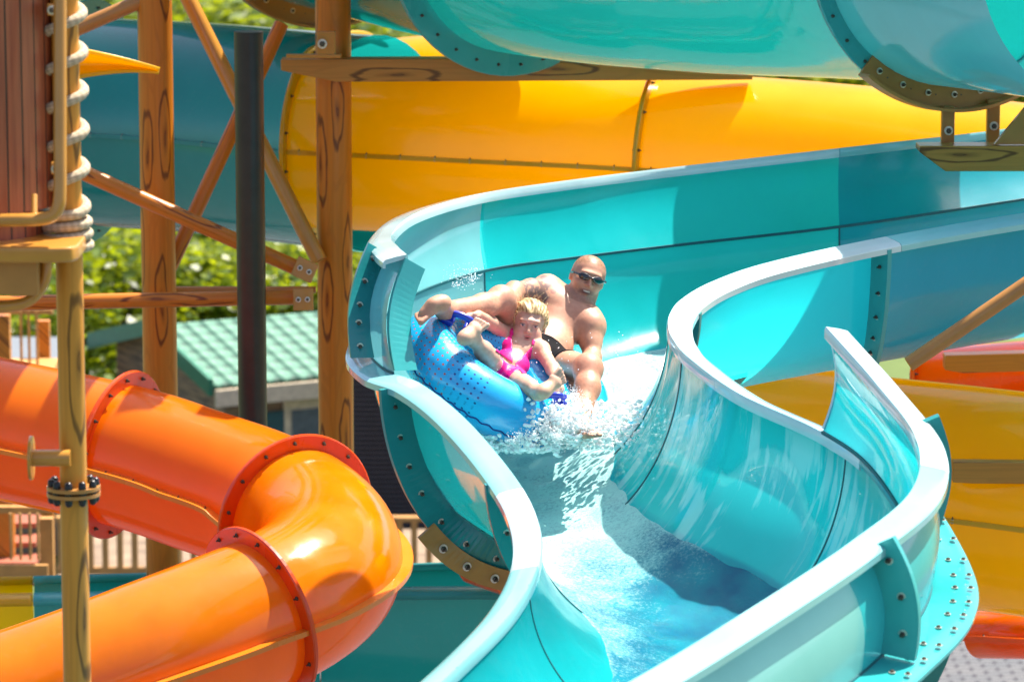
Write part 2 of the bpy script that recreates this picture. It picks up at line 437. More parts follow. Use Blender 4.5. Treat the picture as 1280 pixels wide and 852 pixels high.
def chan(t):
    """wall, floor, wall positions at station t"""
    return crom(Lp, t), crom(Bp, t), crom(Rp, t)
NV = 36
def section_curve(t, vs, k=0.92):
    L, B, Rr = chan(t)
    out = np.zeros((len(L), len(vs), 3))
    for j, v in enumerate(vs):
        E = L if v < 0 else Rr
        th = abs(v)*math.pi/2*1.0
        a = math.sin(th)**k; b = 1-math.cos(th)
        out[:, j] = B + (E-B)*np.array([1, 1, 0])*a + (E-B)*np.array([0, 0, 1])*b
    return out
def outward(t, side):
    L, B, Rr = chan(t); E = L if side == 'L' else Rr
    o = (E-B)*np.array([1, 1, 0]); return o/np.linalg.norm(o, axis=1)[:, None]
vs = np.linspace(-1, 1, NV*2+1)

slide = thing('water_slide', P(700, 560, 15.5)*1.0, 'teal open water slide channel curving round the two riders and down towards the viewer', 'water slide')
slide.location.z = 0
slide_root = slide
# sections of the trough
bounds = [0, 2.05, 4.6, 8.8, 11.0, 13.2, 18]
smats = [M['teal_blue'], M['teal'], M['teal_pale'], M['teal_wet'], M['teal_wet'], M['teal_wet']]
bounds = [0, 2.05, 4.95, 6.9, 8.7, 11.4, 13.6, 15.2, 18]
smats = [M['teal_blue'], M['teal'], M['teal_pale'], M['teal_bank_shade'], M['teal_bank_shade'], M['teal_wet'], M['teal_wet'], M['teal_wet']]
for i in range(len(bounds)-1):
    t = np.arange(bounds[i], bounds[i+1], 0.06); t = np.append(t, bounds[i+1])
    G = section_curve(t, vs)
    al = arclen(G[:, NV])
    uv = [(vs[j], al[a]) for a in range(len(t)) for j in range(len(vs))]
    inner_mat = M['teal_wet'] if smats[i] is M['teal_bank_shade'] else smats[i]      # left half keeps the darker copy that paints its outer side in shade
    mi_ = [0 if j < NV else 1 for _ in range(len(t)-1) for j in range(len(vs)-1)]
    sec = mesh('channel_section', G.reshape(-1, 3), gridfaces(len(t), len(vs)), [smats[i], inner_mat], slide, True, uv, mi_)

def rim_strip(t, edge, outw, w, h, mats, drop=0.0, inset=0.008, tilt=-0.02):
    """cap along a wall edge: rounded box section running outwards"""
    V = []; n = None
    prof = [(-inset, -h), (-inset, -0.012), (-inset+0.006, 0), (w*0.5, tilt*0.5), (w-0.012, tilt), (w, tilt-0.012), (w, tilt-h*0.8), (w-0.012, tilt-h*0.8), (w-0.012, tilt-0.02), (0.010, -0.02), (0.010, -h)]
    for e, o in zip(edge, outw):
        for a, z in prof: V.append(e + o*a + np.array([0, 0, z-drop]))
    n = len(prof); f = gridfaces(len(edge), n, True) + [tuple(range(n-1, -1, -1)), tuple((len(edge)-1)*n+j for j in range(n))]
    return V, f
def edge_dirs(edge, interior):
    """horizontal outward direction perpendicular to the edge"""
    T = np.gradient(edge, axis=0); T[:, 2] = 0; T /= np.linalg.norm(T, axis=1)[:, None]
    N = np.stack([T[:, 1], -T[:, 0], np.zeros(len(T))], 1)
    s = np.sign(((edge-interior)*N).sum(1)); s[s == 0] = 1
    return N*np.median(s) if abs(np.median(s)) > 0 else N*s[:, None]
def add_rim(t0, t1, which, mat, w=0.100, h=0.046, name='rim', step=0.05):
    t = np.append(np.arange(t0, t1, step), t1)
    L, B, Rr = chan(t)
    if which == 'L': E = L
    elif which == 'R': E = Rr
    elif which == 'GL': E = crom(GLp, gl_param(t))
    else: E = crom(GRp, t-11.0)
    T = np.gradient(E, axis=0); T[:, 2] = 0; T /= np.linalg.norm(T, axis=1)[:, None]
    sgn = 1 if which in ('R', 'GR') else -1       # travel goes with increasing t: the inner bank lies to its left
    N = np.stack([-T[:, 1], T[:, 0], np.zeros(len(T))], 1)*sgn
    V, f = rim_strip(t, E, N, w, h, mat)
    o = mesh(name, V, f, mat, slide, True)
    es = o.modifiers.new('split', 'EDGE_SPLIT'); es.split_angle = R(40)
    return o, E, N, t
def gl_param(t):
    t = np.asarray(t, float)
    return np.where(t <= 8, t, 8 + (t-8)/0.35)
GLEND = 8.35
# guard walls raised on the banks
def guard(t0, t1, which, mat, bulge=0.05):
    t = np.append(np.arange(t0, t1, 0.05), t1); L, B, Rr = chan(t)
    if which == 'L': bot, top = L, crom(GLp, gl_param(t))
    else: bot, top = Rr, crom(GRp, t-11.0)
    o = outward(t, which)
    rows = np.linspace(0.015, 1, 9)
    G = np.zeros((len(t), 9, 3))
    for j, q in enumerate(rows): G[:, j] = bot*(1-q)+top*q + o*bulge*math.sin(math.pi*q)
    al = arclen(bot)
    uv = [(rows[j]*0.4, al[a]) for a in range(len(t)) for j in range(9)]
    return mesh('guard_wall', G.reshape(-1, 3), gridfaces(len(t), 9), mat, slide, True, uv), G, t
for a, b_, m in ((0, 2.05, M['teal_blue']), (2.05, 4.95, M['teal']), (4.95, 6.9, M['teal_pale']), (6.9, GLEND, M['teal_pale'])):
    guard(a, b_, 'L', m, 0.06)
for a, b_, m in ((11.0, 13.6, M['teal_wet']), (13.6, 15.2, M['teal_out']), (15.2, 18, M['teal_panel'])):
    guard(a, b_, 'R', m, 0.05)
add_rim(0, 2.05, 'GL', M['rim_teal_shade']); add_rim(2.054, GLEND, 'GL', M['rim'])
add_rim(11.0, 13.5, 'GR', M['rim']); add_rim(13.504, 18, 'GR', M['rim_teal_shade'])
add_rim(0, 1.95, 'R', M['rim_teal_shade']); add_rim(1.954, 5.2, 'R', M['rim']); add_rim(5.204, 9.6, 'R', M['rim']); add_rim(9.604, 11.7, 'R', M['rim'])
add_rim(GLEND-1.6, 11.4, 'L', M['rim_teal_shade']); add_rim(11.404, 13.2, 'L', M['rim']); add_rim(13.204, 18, 'L', M['rim_teal_shade'])

# ledges between trough and guard, with bolts
def ledge(t0, t1, which, mat, w, bolts, rows=(0.5,)):
    o, E, N, t = add_rim(t0, t1, which, mat, w, 0.03, 'ledge')
    al = arclen(E); tot = al[-1]
    for r_ in rows:
        k = int(tot/bolts)
        for i in range(k):
            s = (i+0.5)*bolts
            j = min(np.searchsorted(al, s), len(E)-1)
            bolt(E[j] + N[j]*w*r_ + np.array([0, 0, -0.014]), (0, 0, -1), o, 0.8)
    return o
ledge(11.7, 17.6, 'R', M['teal_out'], 0.17, 0.15, (0.5, 0.83))
ledge(1.0, GLEND, 'L', M['teal_flange'], 0.11, 0.2, (0.6,)) if False else None

# flanges across the trough
def trough_flange(t0, v0, v1, w=0.105, mat=None, bolts=0.12, th=0.012, bs=1.0):
    t = np.array([t0-0.04, t0, t0+0.04]); q = np.linspace(v0, v1, 48)
    G = section_curve(t, q); c = G[1]; T = G[2]-G[0]; T /= np.linalg.norm(T, axis=1)[:, None]
    tang = np.gradient(c, axis=0); N = np.cross(T, tang); N /= np.linalg.norm(N, axis=1)[:, None]
    L, B, Rr = chan([t0]); inner = (L[0]+Rr[0])/2
    if ((c.mean(0)-inner)*N.mean(0)).sum() < 0: N = -N
    V = []; 
    for k in range(len(q)):
        for a, b_ in ((0.0, -th), (w, -th), (w, th), (0.0, th)): V.append(c[k]+N[k]*a+T[k]*b_)
    f = gridfaces(len(q), 4, True) + [(3, 2, 1, 0), tuple(4*(len(q)-1)+j for j in range(4))]
    o = mesh('flange', V, f, mat or M['teal_flange'], slide, False)
    al = arclen(c)
    for i in range(int(al[-1]/bolts)):
        j = np.searchsorted(al, (i+0.5)*bolts)
        bolt(c[j]+N[j]*w*0.55, T[j], o, bs)
    return o
def guard_flange(t0, which, w=0.105, mat=None, bolts=0.11, n=20, inward=False, bs=1.0):
    t = np.array([t0-0.04, t0, t0+0.04]); L, B, Rr = chan(t)
    bot, top = (L, crom(GLp, gl_param(t))) if which == 'L' else (Rr, crom(GRp, t-11.0))
    o_ = outward(t, which)[1]
    q = np.linspace(0.03, 0.90 if bolts else 0.97, n)
    c = np.array([bot[1]*(1-a)+top[1]*a + o_*0.05*math.sin(math.pi*a) for a in q])
    T = (bot[2]-bot[0]); T /= np.linalg.norm(T)
    N = np.cross(T, np.gradient(c, axis=0)); N /= np.linalg.norm(N, axis=1)[:, None]
    if (N.mean(0)*o_).sum() < 0: N = -N
    if inward: N = -N
    V = []; th = 0.012
    for k in range(n):
        for a, b_ in ((0.0, -th), (w, -th), (w, th), (0.0, th)): V.append(c[k]+N[k]*a+T*b_)
    f = gridfaces(n, 4, True) + [(3, 2, 1, 0), tuple(4*(n-1)+j for j in range(4))]
    fl = mesh('flange', V, f, mat or M['teal_flange'], slide, False)
    al = arclen(c)
    if bolts:
        for i in range(int(al[-1]/bolts)):
            j = np.searchsorted(al, (i+0.5)*bolts)
            bolt(c[j]+N[j]*w*0.55, T, fl, bs)
    return fl
M['joint'] = plain('dark_joint_seal', (0.0, 0.10, 0.12), 0.5)
def seal_t(t0):
    t = np.array([t0-0.04, t0, t0+0.04]); q = np.linspace(-1, 1, 60); G = section_curve(t, q); c = G[1]; T = G[2]-G[0]; T /= np.linalg.norm(T, axis=1)[:, None]
    N = np.cross(T, np.gradient(c, axis=0)); N /= np.linalg.norm(N, axis=1)[:, None]; V = []
    for k in range(60):
        for a, b_ in ((-0.003, -.004), (0.003, -.004), (.003, .004), (-.003, .004)): V.append(c[k]+N[k]*a+T[k]*b_)
    mesh('joint_seal', V, gridfaces(60, 4, True), M['joint'], slide, False)
for b_ in bounds[1:-1]: seal_t(b_)
for t0_, t1_, E_ in ((0, GLEND, Lp), (11, 18, Rp)):
    t = np.arange(t0_, t1_, 0.05); E = crom(E_, t)
    sweep('joint_seal', E, [(-.006, -.006), (.006, -.006), (.006, .006), (-.006, .006)], M['joint'], slide, smooth=False)
trough_flange(2.05, 0.12, 0.97, mat=M['teal_light_flange'])
trough_flange(5.2, 0.35, 0.97, mat=M['teal_flange'])
trough_flange(8.7, -0.97, 0.1, 0.13, mat=M['teal_flange'])
trough_flange(11.1, -0.97, 0.0, 0.11, mat=M['teal_flange'])
trough_flange(13.6, 0.2, 0.97, 0.11, mat=M['teal_flange'])
guard_flange(12.6, 'R', 0.12, M['teal_flange'], 0.115, bs=1.1)
guard_flange(14.9, 'R', 0.12, M['teal_light_flange'], 0.115, bs=1.1)
guard_flange(GLEND-0.75, 'L', 0.10, M['teal_flange'], 0.095)
guard_flange(GLEND, 'L', 0.10, M['teal_light_flange'], 0, inward=True)
guard_flange(11.0, 'R', 0.02, M['rim'], 0)

# ---------------------------------------------------------------- water running down the channel
def water():
    t = np.arange(3.0, 18.0, 0.035)
    hw = np.interp(t, [0, 5, 6.5, 9, 11, 13, 18], [.40, .46, .50, .46, .46, .46, .46])
    nv = 46; V = []; foam = []
    nrm = np.linspace(-1, 1, nv)
    allc = []
    for i, tt in enumerate(t):
        c = section_curve(np.array([tt]), nrm*hw[i])[0]
        allc.append(c)
    A = np.array(allc)
    # flat-ish water surface lifted a little, dying out at the edges
    A[:, :, 2] += (0.045*(1-np.abs(nrm)**4)-0.012)[None]
    # turbulence
    X = A[..., 0]; Y = A[..., 1]
    h = np.zeros_like(X); r = np.random.default_rng(3)
    for k in range(60):
        f = r.uniform(8, 60); a = r.uniform(0, 2*math.pi); ph = r.uniform(0, 6.28)
        h += np.sin(X*f*math.cos(a)+Y*f*math.sin(a)+ph)/f
    rough = np.interp(t, [3, 5.5, 7, 9.2, 10, 11.5, 18], [.02, .03, .05, .025, .02, .02, .02])
    A[:, :, 2] += h*rough[:, None]*(1-np.abs(nrm)**6)[None]
    fo = np.interp(t, [3, 4.8, 5.6, 8.8, 9.9, 10.7, 11.6, 13, 18], [.85, .98, .98, .98, .55, .05, -.1, -.25, -.35])
    F = np.repeat(fo[:, None], nv, 1)
    edge = np.exp(-((np.abs(nrm)-0.97)/0.05)**2)*0.4
    left_sparkle = np.clip(-nrm+0.35, 0, 1)*0.62  # white band paints sun sparkle on the left water into the foam value
    F = F + edge[None] + left_sparkle[None]*np.interp(t, [9, 10.5, 12.5, 13.5], [0, 1, 1, 0])[:, None]
    F = np.clip(F, -.5, 1)
    m, nt, b, out = new_mat('running_water')
    at = node(nt, 'ShaderNodeAttribute'); at.attribute_name = 'foam'
    tc = node(nt, 'ShaderNodeTexCoord')
    n1 = node(nt, 'ShaderNodeTexNoise'); n1.inputs['Scale'].default_value = 70; n1.inputs['Detail'].default_value = 8; n1.inputs['Roughness'].default_value = 0.8
    n2 = node(nt, 'ShaderNodeTexNoise'); n2.inputs['Scale'].default_value = 5; n2.inputs['Detail'].default_value = 4
    link(nt, tc.outputs['Object'], n1.inputs['Vector']); link(nt, tc.outputs['Object'], n2.inputs['Vector'])
    nn = mth(nt, 'ADD', mth(nt, 'MULTIPLY', n1.outputs[0], 0.7), mth(nt, 'MULTIPLY', n2.outputs[0], 0.3))
    s = mth(nt, 'ADD', at.outputs['Fac'], mth(nt, 'MULTIPLY', mth(nt, 'SUBTRACT', nn, 0.5), 2.6))
    f = ramp(nt, s, [(0.36, (0, 0, 0)), (1.0, (1, 1, 1))])
    base = ramp(nt, n2.outputs[0], [(0.35, (0.0, 0.15, 0.26)), (0.65, (0.0, 0.27, 0.36))])
    link(nt, mixc(nt, f, base, (0.44, 0.78, 0.76)), b.inputs['Base Color'])
    link(nt, ramp(nt, f, [(0, (0.06,)*3), (1, (0.5,)*3)]), b.inputs['Roughness'])
    b.inputs['IOR'].default_value = 1.33; b.inputs['Specular IOR Level'].default_value = 0.3
    b.inputs['Coat Weight'].default_value = 0.2; b.inputs['Coat Roughness'].default_value = 0.05
    bp = node(nt, 'ShaderNodeBump'); bp.inputs['Strength'].default_value = 0.6; bp.inputs['Distance'].default_value = 0.02
    link(nt, n1.outputs[0], bp.inputs['Height']); link(nt, bp.outputs[0], b.inputs['Normal'])
    o = mesh('water', A.reshape(-1, 3), gridfaces(len(t), nv), m, colors={'foam': np.repeat(F.reshape(-1, 1), 3, 1)})
    tag(o, kind='structure')
    return A, t
WATER, WT = water()

# ---------------------------------------------------------------- closed tube slides
def tube(name, pts, r, bounds, mats, fmat, label, cat='tube slide', flanges=None, fw=0.07, seam=True, seam_mat=None, seam_w=0.035,
         bolt_step=0.2, bs=1.0, nseg=40, seam_bolts=True, seam_t=None, arc=None, base=None, group=None, nring=18, wall=0.0, fws=None):
    """pts: axis points; bounds: station numbers of the joints"""
    fw0 = fw
    A = np.array([P(*q) if len(q) == 3 else q for q in pts])
    n = len(A)
    b0 = P(*pts[n//2]) if base is None else base
    root = thing(name, (b0[0], b0[1], 0), label, cat, group)
    full = np.linspace(0, n-1, (n-1)*10+1); FP = crom(A, full)
    flanges = flanges if flanges is not None else bounds[1:-1]
    secs = []
    for i in range(len(bounds)-1):
        t = np.linspace(bounds[i], bounds[i+1], max(6, int((bounds[i+1]-bounds[i])*10)+1))
        path = crom(A, t); T, S, U = frames(path)
        a0, a1 = arc if arc else (0, 2*math.pi)
        an = np.linspace(a0, a1, nseg+1)
        V = path[:, None] + r*(np.cos(an)[None, :, None]*S[:, None] + np.sin(an)[None, :, None]*U[:, None])
        al = arclen(path)
        uv = [(an[j]*r, al[k]) for k in range(len(t)) for j in range(nseg+1)]
        secs.append(mesh('tube_section', V.reshape(-1, 3), gridfaces(len(t), nseg+1), mats[i % len(mats)], root, True, uv))
    for ft in flanges:
        t = np.array([ft-0.03, ft, ft+0.03]); path = crom(A, t); T, S, U = frames(path)
        c, T, S, U = path[1], T[1], S[1], U[1]
        V = []; m_ = 64; th = 0.012
        fw = fws.get(ft, fw0) if fws else fw0
        for k in range(m_):
            d = math.cos(2*math.pi*k/m_)*S + math.sin(2*math.pi*k/m_)*U
            for a, b_ in ((r-0.01, -th), (r+fw-0.006, -th), (r+fw, -th+0.005), (r+fw, th-0.005), (r+fw-0.006, th), (r-0.01, th)): V.append(c+d*a+T*b_)
        f = gridfaces(m_, 6, True) + [((m_-1)*6+j, (m_-1)*6+(j+1) % 6, (j+1) % 6, j) for j in range(6)]
        fl = mesh('flange', V, f, fmat, root, False)
        nb = max(8, int(2*math.pi*r/bolt_step))
        for k in range(nb):
            a = 2*math.pi*(k+0.5)/nb
            bolt(c + (math.cos(a)*S+math.sin(a)*U)*(r+fw*0.52), T, fl, bs)
    if seam:
        t0, t1 = seam_t or (bounds[0], bounds[-1])
        t = np.linspace(t0, t1, max(8, int((t1-t0)*10)+1)); path = crom(A, t); T, S, U = frames(path)
        for sgn in (1, -1):
            pr = [(r-0.004, -0.012), (r+seam_w, -0.012), (r+seam_w, 0.012), (r-0.004, 0.012)]
            V = [path[i]+S[i]*sgn*a+U[i]*b_ for i in range(len(t)) for a, b_ in pr]
            f = gridfaces(len(t), 4, True) + [(3, 2, 1, 0), tuple(4*(len(t)-1)+j for j in range(4))]
            sm = mesh('seam_flange', V, f, seam_mat or fmat, root, False)
            if seam_bolts and sgn == 1:
                al = arclen(path + S*r)
                for k in range(int(al[-1]/bolt_step)):
                    j = min(np.searchsorted(al, (k+0.5)*bolt_step), len(path)-1)
                    bolt(path[j]+S[j]*sgn*(r+seam_w*0.55), U[j], sm, bs*0.7)
    return root, A
# near orange tube with its hairpin bend
orange_pts = [(-230,478,20.2),(-60,522,19.8),(150,568,19.4),(250,600,19.25),(330,628,19.1),(380,655,18.85),(408,688,18.5),(400,722,18.15),(350,757,17.85),(270,791,17.65),(180,826,17.5),(80,864,17.4),(-60,912,17.3),(-220,960,17.2)]
tube('tube_slide', orange_pts, 0.36, [0, 2.0, 4.75, 8.35, 13], [M['orange'], M['orange'], M['orange_lit'], M['orange_lit']], M['orange_flange'],
     'orange tube slide doubling back in a tight bend at the lower left', fw=0.075, seam_mat=M['orange_seam'], seam_w=0.05, bolt_step=0.15, nseg=56, bs=1.05)
# big yellow tube behind
tube('tube_slide', [(392,178,22.3),(600,188,22.0),(820,199,21.7),(1050,216,21.4),(1350,250,21.0)], 0.495, [0, 2.02, 4], [M['yellow']], M['yellow_flange'],
     'long yellow tube slide running behind the teal channel', flanges=[0.01, 2.02], fw=0.07, bolt_step=0.2, seam_w=0.02)
tube('tube_slide', [(448,150,25.0),(560,140,24.6),(640,146,24.4),(720,152,24.2)], 0.50, [0, 3], [M['yellow']], M['yellow_flange'],
     'yellow tube slide farthest back whose curved top shows under the brown beam', flanges=[0.05], fw=0.08, bolt_step=0.3, seam=False)
# teal tube behind the posts
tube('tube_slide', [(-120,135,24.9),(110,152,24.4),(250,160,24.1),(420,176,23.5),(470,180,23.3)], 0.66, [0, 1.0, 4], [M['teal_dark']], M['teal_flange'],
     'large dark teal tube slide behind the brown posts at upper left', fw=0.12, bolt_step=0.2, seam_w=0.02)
# yellow tube low on the right
tube('tube_slide', [(930,586,19.5),(1060,603,19.3),(1220,622,19.0),(1400,645,18.7),(1600,670,18.4)], 0.55, [0, 4], [M['yellow']], M['yellow_flange'],
     'fat yellow tube slide below the diagonal brown brace at right', flanges=[], seam_w=0.012, bolt_step=0.5)
tube('tube_slide', [(1160,524,21.6),(1300,514,21.4),(1500,500,21.2)], 0.40, [0, 2], [M['red']], M['red'],
     'red tube slide peeking out above the yellow tube at right edge', flanges=[0.02], seam=False)
tube('tube_slide', [(1225,792,20.6),(1300,793,20.3),(1500,800,20)], 0.13, [0, 2], [M['red']], M['red'],
     'red tube slide under the yellow tube in the lower right corner', flanges=[], seam_w=0.03, bolt_step=0.3)
# upper teal slide crossing the top of the view
M['teal_top'] = gelcoat('overhead_teal_gelcoat', (0.0, 0.50, 0.50), 0.07, 0.45, (0, .75, .70), coat=0.9, bump=0.5, scale=1.1)
up_pts = [(60,-215,27.0),(240,-170,25.6),(400,-138,23.4),(640,-99,20.9),(860,-80,20.3),(1060,-76,19.7),(1190,-74,18.9),(1400,-62,17.4)]
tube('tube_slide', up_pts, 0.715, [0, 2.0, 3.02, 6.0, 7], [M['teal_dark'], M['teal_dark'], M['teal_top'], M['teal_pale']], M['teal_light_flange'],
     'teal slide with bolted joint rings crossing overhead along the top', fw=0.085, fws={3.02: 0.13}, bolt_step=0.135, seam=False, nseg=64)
# ---------------------------------------------------------------- generic open slide further off
def open_slide(name, Ls, Bs, Rs, mats, bounds, label, rmat, cat='water slide', rims=0.07):
    A, B, D = (np.array([P(*q) if isinstance(q, tuple) else np.array(q) for q in X], float) for X in (Ls, Bs, Rs))
    root = thing(name, (B[len(B)//2][0], B[len(B)//2][1], 0), label, cat)
    q = np.linspace(-1, 1, 41)
    for i in range(len(bounds)-1):
        t = np.linspace(bounds[i]+0.004, bounds[i+1]-0.004, 24); a, b, c = crom(A, t), crom(B, t), crom(D, t)
        G = np.zeros((24, 41, 3))
        for j, v in enumerate(q):
            E = a if v < 0 else c; th = abs(v)*math.pi/2
            G[:, j] = b + (E-b)*np.array([1, 1, 0])*math.sin(th)**0.9 + (E-b)*np.array([0, 0, 1])*(1-math.cos(th))
        mesh('channel_section', G.reshape(-1, 3), gridfaces(24, 41), mats[i % len(mats)], root, True)
        for e in (a, c):
            o = (e-b)*np.array([1, 1, 0]); o /= np.linalg.norm(o, axis=1)[:, None]
            V, f = rim_strip(t, e, o, rims, 0.05, None)
            mesh('rim', V, f, rmat[i % len(rmat)], root, True)
    return root
open_slide('water_slide', [(-60,722,22.3),(155,716,22.3),(400,708,22.3),(560,702,22.3),(680,700,22.3)],
           [W(-3.1,22.0,-5.75), W(-2.2,22.0,-5.8), W(-1.1,22.0,-5.85), W(-.3,22.0,-5.9), W(.25,22.0,-5.95)],
           [(-60,742,21.2),(155,738,21.2),(400,734,21.2),(600,732,21.2),(700,734,21.2)],
           [M['yellow'], M['teal_dark'], M['teal_dark']], [0, 0.48, 2.0, 4], 'dark teal and yellow open slide trough low behind the orange bend', [M['yellow_flange'], M['teal_light_flange'], M['teal_flange']])

# ---------------------------------------------------------------- posts, braces and beams
def vpost(px, py, d, r, mat, name, label, cat='post', top=2.2, bottom=None, taper=None, n=24, **kw):
    b = P(px, py, d); z0 = 0.0 if bottom is None else bottom
    o = pipe(name, (b.x, b.y, z0), (b.x, b.y, CAM_H+top), r, mat, None, n, origin=(b.x, b.y, z0), taper=taper)
    return tag(o, label, cat), b
pL, _ = vpost(197, 250, 21.5, 0.097, M['post_red'], 'support_post', 'thick brown wood-grain post in front of the dark teal tube slide')
pR, bR = vpost(418, 250, 21.5, 0.099, M['post_red'], 'support_post', 'thick brown wood-grain post carrying the long tapered beam')
pB, _ = vpost(313, 250, 20.7, 0.078, M['black'], 'support_post', 'smooth black pole between the two brown wood-grain posts', top=-1.76)
vpost(1236, 846, 19.9, 0.10, M['post_tan'], 'support_post', 'stubby tan post foot in the lower right corner', top=-5.1)
def brace(a, b, r, mat, label, name='diagonal_brace', cat='brace'):
    A, B = P(*a), P(*b)
    o = pipe(name, A, B, r, mat, None, 18, origin=(A+B)/2)
    return tag(o, label, cat)
brace((226,-20,21.6), (399,326,21.42), 0.045, M['tan'], 'long tan pipe brace slanting down to the right behind the black pole')
brace((352,30,21.9), (212,335,21.65), 0.042, M['post_red'], 'reddish pipe brace slanting down to the left behind the black pole')
brace((78,44,21.3), (212,-14,21.3), 0.042, M['brown'], 'short brown pipe brace at the very top left')
# braces that end in bolted plates on the right-hand post
def plated(a, b, r, mat, label, psize, pc):
    A, B = P(*a), P(*b)
    root = thing('tubular_brace', (A+B)/2, label, 'brace')
    pipe('tube', A, B, r, mat, root, 18)
    c = P(*pc); ax = (B-A).normalized(); n = Vector((0, -1, 0.1)).normalized(); up = n.cross(ax).normalized()
    mb = MB(); mb.box(c, ax*psize[0], up*psize[1], n*0.02); pl = mb.build('gusset_plate', M['tan'], root, bevel=0.004)
    for s in (-1, 1): bolt(c+ax*s*psize[0]*0.45+n*0.02, n, pl, 1.0)
    return root
plated((60,196,21.1), (380,339,21.1), 0.043, M['post_red'], 'tan and orange pipe brace sloping from the rope post down to the brown post', (0.06, 0.055), (381,337,21.0))
plated((-60,380,21.1), (384,371,21.1), 0.042, M['post_red'], 'level orange and tan pipe rail above the house roof', (0.055, 0.06), (379,374,21.0))
brace((215,362,21.9), (395,362,21.9), 0.02, M['brown'], 'thin level brown rail just behind the orange pipe', 'rail', 'rail')
brace((1136,455,16.9), (1330,323,16.9), 0.034, M['brown'], 'brown pipe brace slanting up to the right edge over the yellow tube')

def tapered_beam(a, b, w, h, mat, taper_len, h0, label, extra=None):
    A, B = P(*a), P(*b); ax = (B-A).normalized(); s = Vector((0, 1, 0)); up = Vector((0, 0, 1))
    root = thing('support_beam', (A+B)/2, label, 'beam')
    mb = MB(); st = [(0.0, h0), (taper_len, h), ((B-A).length, h)]; V = []; uv = []
    for x, hh in st:
        c = A+ax*x
        for i, j in ((-1, 1), (1, 1), (1, -1), (-1, -1)):
            zz = 0 if j > 0 else -hh
            V.append(c + s*i*w/2 + up*zz); uv.append((zz + (0.3 if i > 0 else 0), x))
    f = [(k*4+i, k*4+(i+1) % 4, k*4+4+(i+1) % 4, k*4+4+i) for k in range(2) for i in range(4)] + [(3, 2, 1, 0), (8, 9, 10, 11)]
    mb.add(V, f, uv); mb.build('box_beam', mat, root, bevel=0.006)
    return root
bl = tapered_beam((352,73,21.25), (940,70,21.25), 0.16, 0.125, M['beam'], 0.30, 0.06, 'long tapered wood-grain beam under the overhead teal slide')
br = tapered_beam((1147,180,18.85), (1420,180,18.85), 0.18, 0.125, M['beam'], 0.13, 0.03, 'short tapered wood-grain beam near the right edge')
tapered_beam((1190,575,18.35), (1460,577,18.35), 0.08, 0.105, M['beam'], 0.1, 0.10, 'wood-grain beam crossing the front of the fat yellow tube')
tapered_beam((1180,442,20.9), (1460,434,20.9), 0.12, 0.10, M['post'], 0.1, 0.08, 'orange-brown wood-grain beam in front of the red tube slide')

# saddles hugging the overhead slide's joint rings
def saddle(t, a0, a1, legs, label, r=0.80, w=0.09, off=0.0):
    A = np.array([P(*q) for q in up_pts]); tt = np.array([t-0.03, t, t+0.03]); path = crom(A, tt); T, S, U = frames(path)
    c, T, S, U = path[1]+T[1]*off, T[1], S[1], U[1]
    root = thing('saddle_bracket', Vector(c)+Vector((0, 0, -r)), label, 'bracket')
    V = []; n = 26
    for k in range(n):
        a = a0+(a1-a0)*k/(n-1); d = math.cos(a)*S+math.sin(a)*U
        for q, b_ in ((r-0.10, 0.014), (r+0.035, 0.014), (r+0.035, 0.028), (r-0.10, 0.028)): V.append(c+d*q+T*b_)
    f = gridfaces(n, 4, True)+[(3, 2, 1, 0), tuple(4*(n-1)+j for j in range(4))]
    o = mesh('saddle_plate', V, f, M['brown'], root, False)
    V = []
    for k in range(n):
        a = a0+(a1-a0)*k/(n-1); d = math.cos(a)*S+math.sin(a)*U
        for q, b_ in ((r+0.022, 0.03), (r+0.038, 0.03), (r+0.038, w+0.03), (r+0.022, w+0.03)): V.append(c+d*q+T*b_)
    mesh('saddle_flange', V, f, M['brown'], root, False)
    for k in range(6):
        a = a0+(a1-a0)*(k+0.5)/6; d = math.cos(a)*S+math.sin(a)*U
        bolt(c+d*(r-0.045)+T*0.022, T, o, 1.1)
    for a, zt in legs:
        d = math.cos(a)*S+math.sin(a)*U; p = Vector(c+d*(r+0.03)+T*0.06)
        mb = MB(); q = Vector((p.x, p.y, zt)); mid = (p+q)/2; hh = abs(p.z-zt)/2
        mb.box(mid, Vector((0.032, 0, 0)), Vector((0, 0.03, 0)), Vector((0, 0, hh+0.02)))
        lg = mb.build('clevis', M['brown'], root, bevel=0.008)
        bolt(mid+Vector((0, -0.035, -0.02)), (0, -1, 0), lg, 1.5)
    return root, c
saddle(6.0, R(-118), R(-50), [(R(-104), P(1170,178,18.9).z), (R(-86), P(1210,178,18.9).z)], 'brown saddle bracket clasping the right joint ring of the overhead slide')
saddle(2.0, R(-125), R(-40), [], 'brown saddle bracket with bolts under the left joint ring of the overhead slide', r=0.80)
t = np.array([8.66, 8.7, 8.74])+0.03; q = np.linspace(-0.45, 0.0, 22); G = section_curve(t, q); c = G[1]; T = G[2]-G[0]; T /= np.linalg.norm(T, axis=1)[:, None]
N = np.cross(T, np.gradient(c, axis=0)); N /= np.linalg.norm(N, axis=1)[:, None]
if N.mean(0)[2] > 0: N = -N
V = [c[k]+N[k]*a+T[k]*b_ for k in range(len(q)) for a, b_ in ((0.10, .016), (0.19, .016), (0.19, .03), (0.10, .03))]
f = gridfaces(len(q), 4, True)+[(3, 2, 1, 0), tuple(4*(len(q)-1)+j for j in range(4))]
cr = thing('saddle_bracket', c[11], 'curved brown saddle plate under the left flange of the riding channel', 'bracket')
pl_ = mesh('saddle_plate', V, f, M['brown'], cr, False)
for k in (4, 9, 14, 19): bolt(c[k]+N[k]*0.145+T[k]*0.024, T[k], pl_, 1.3)
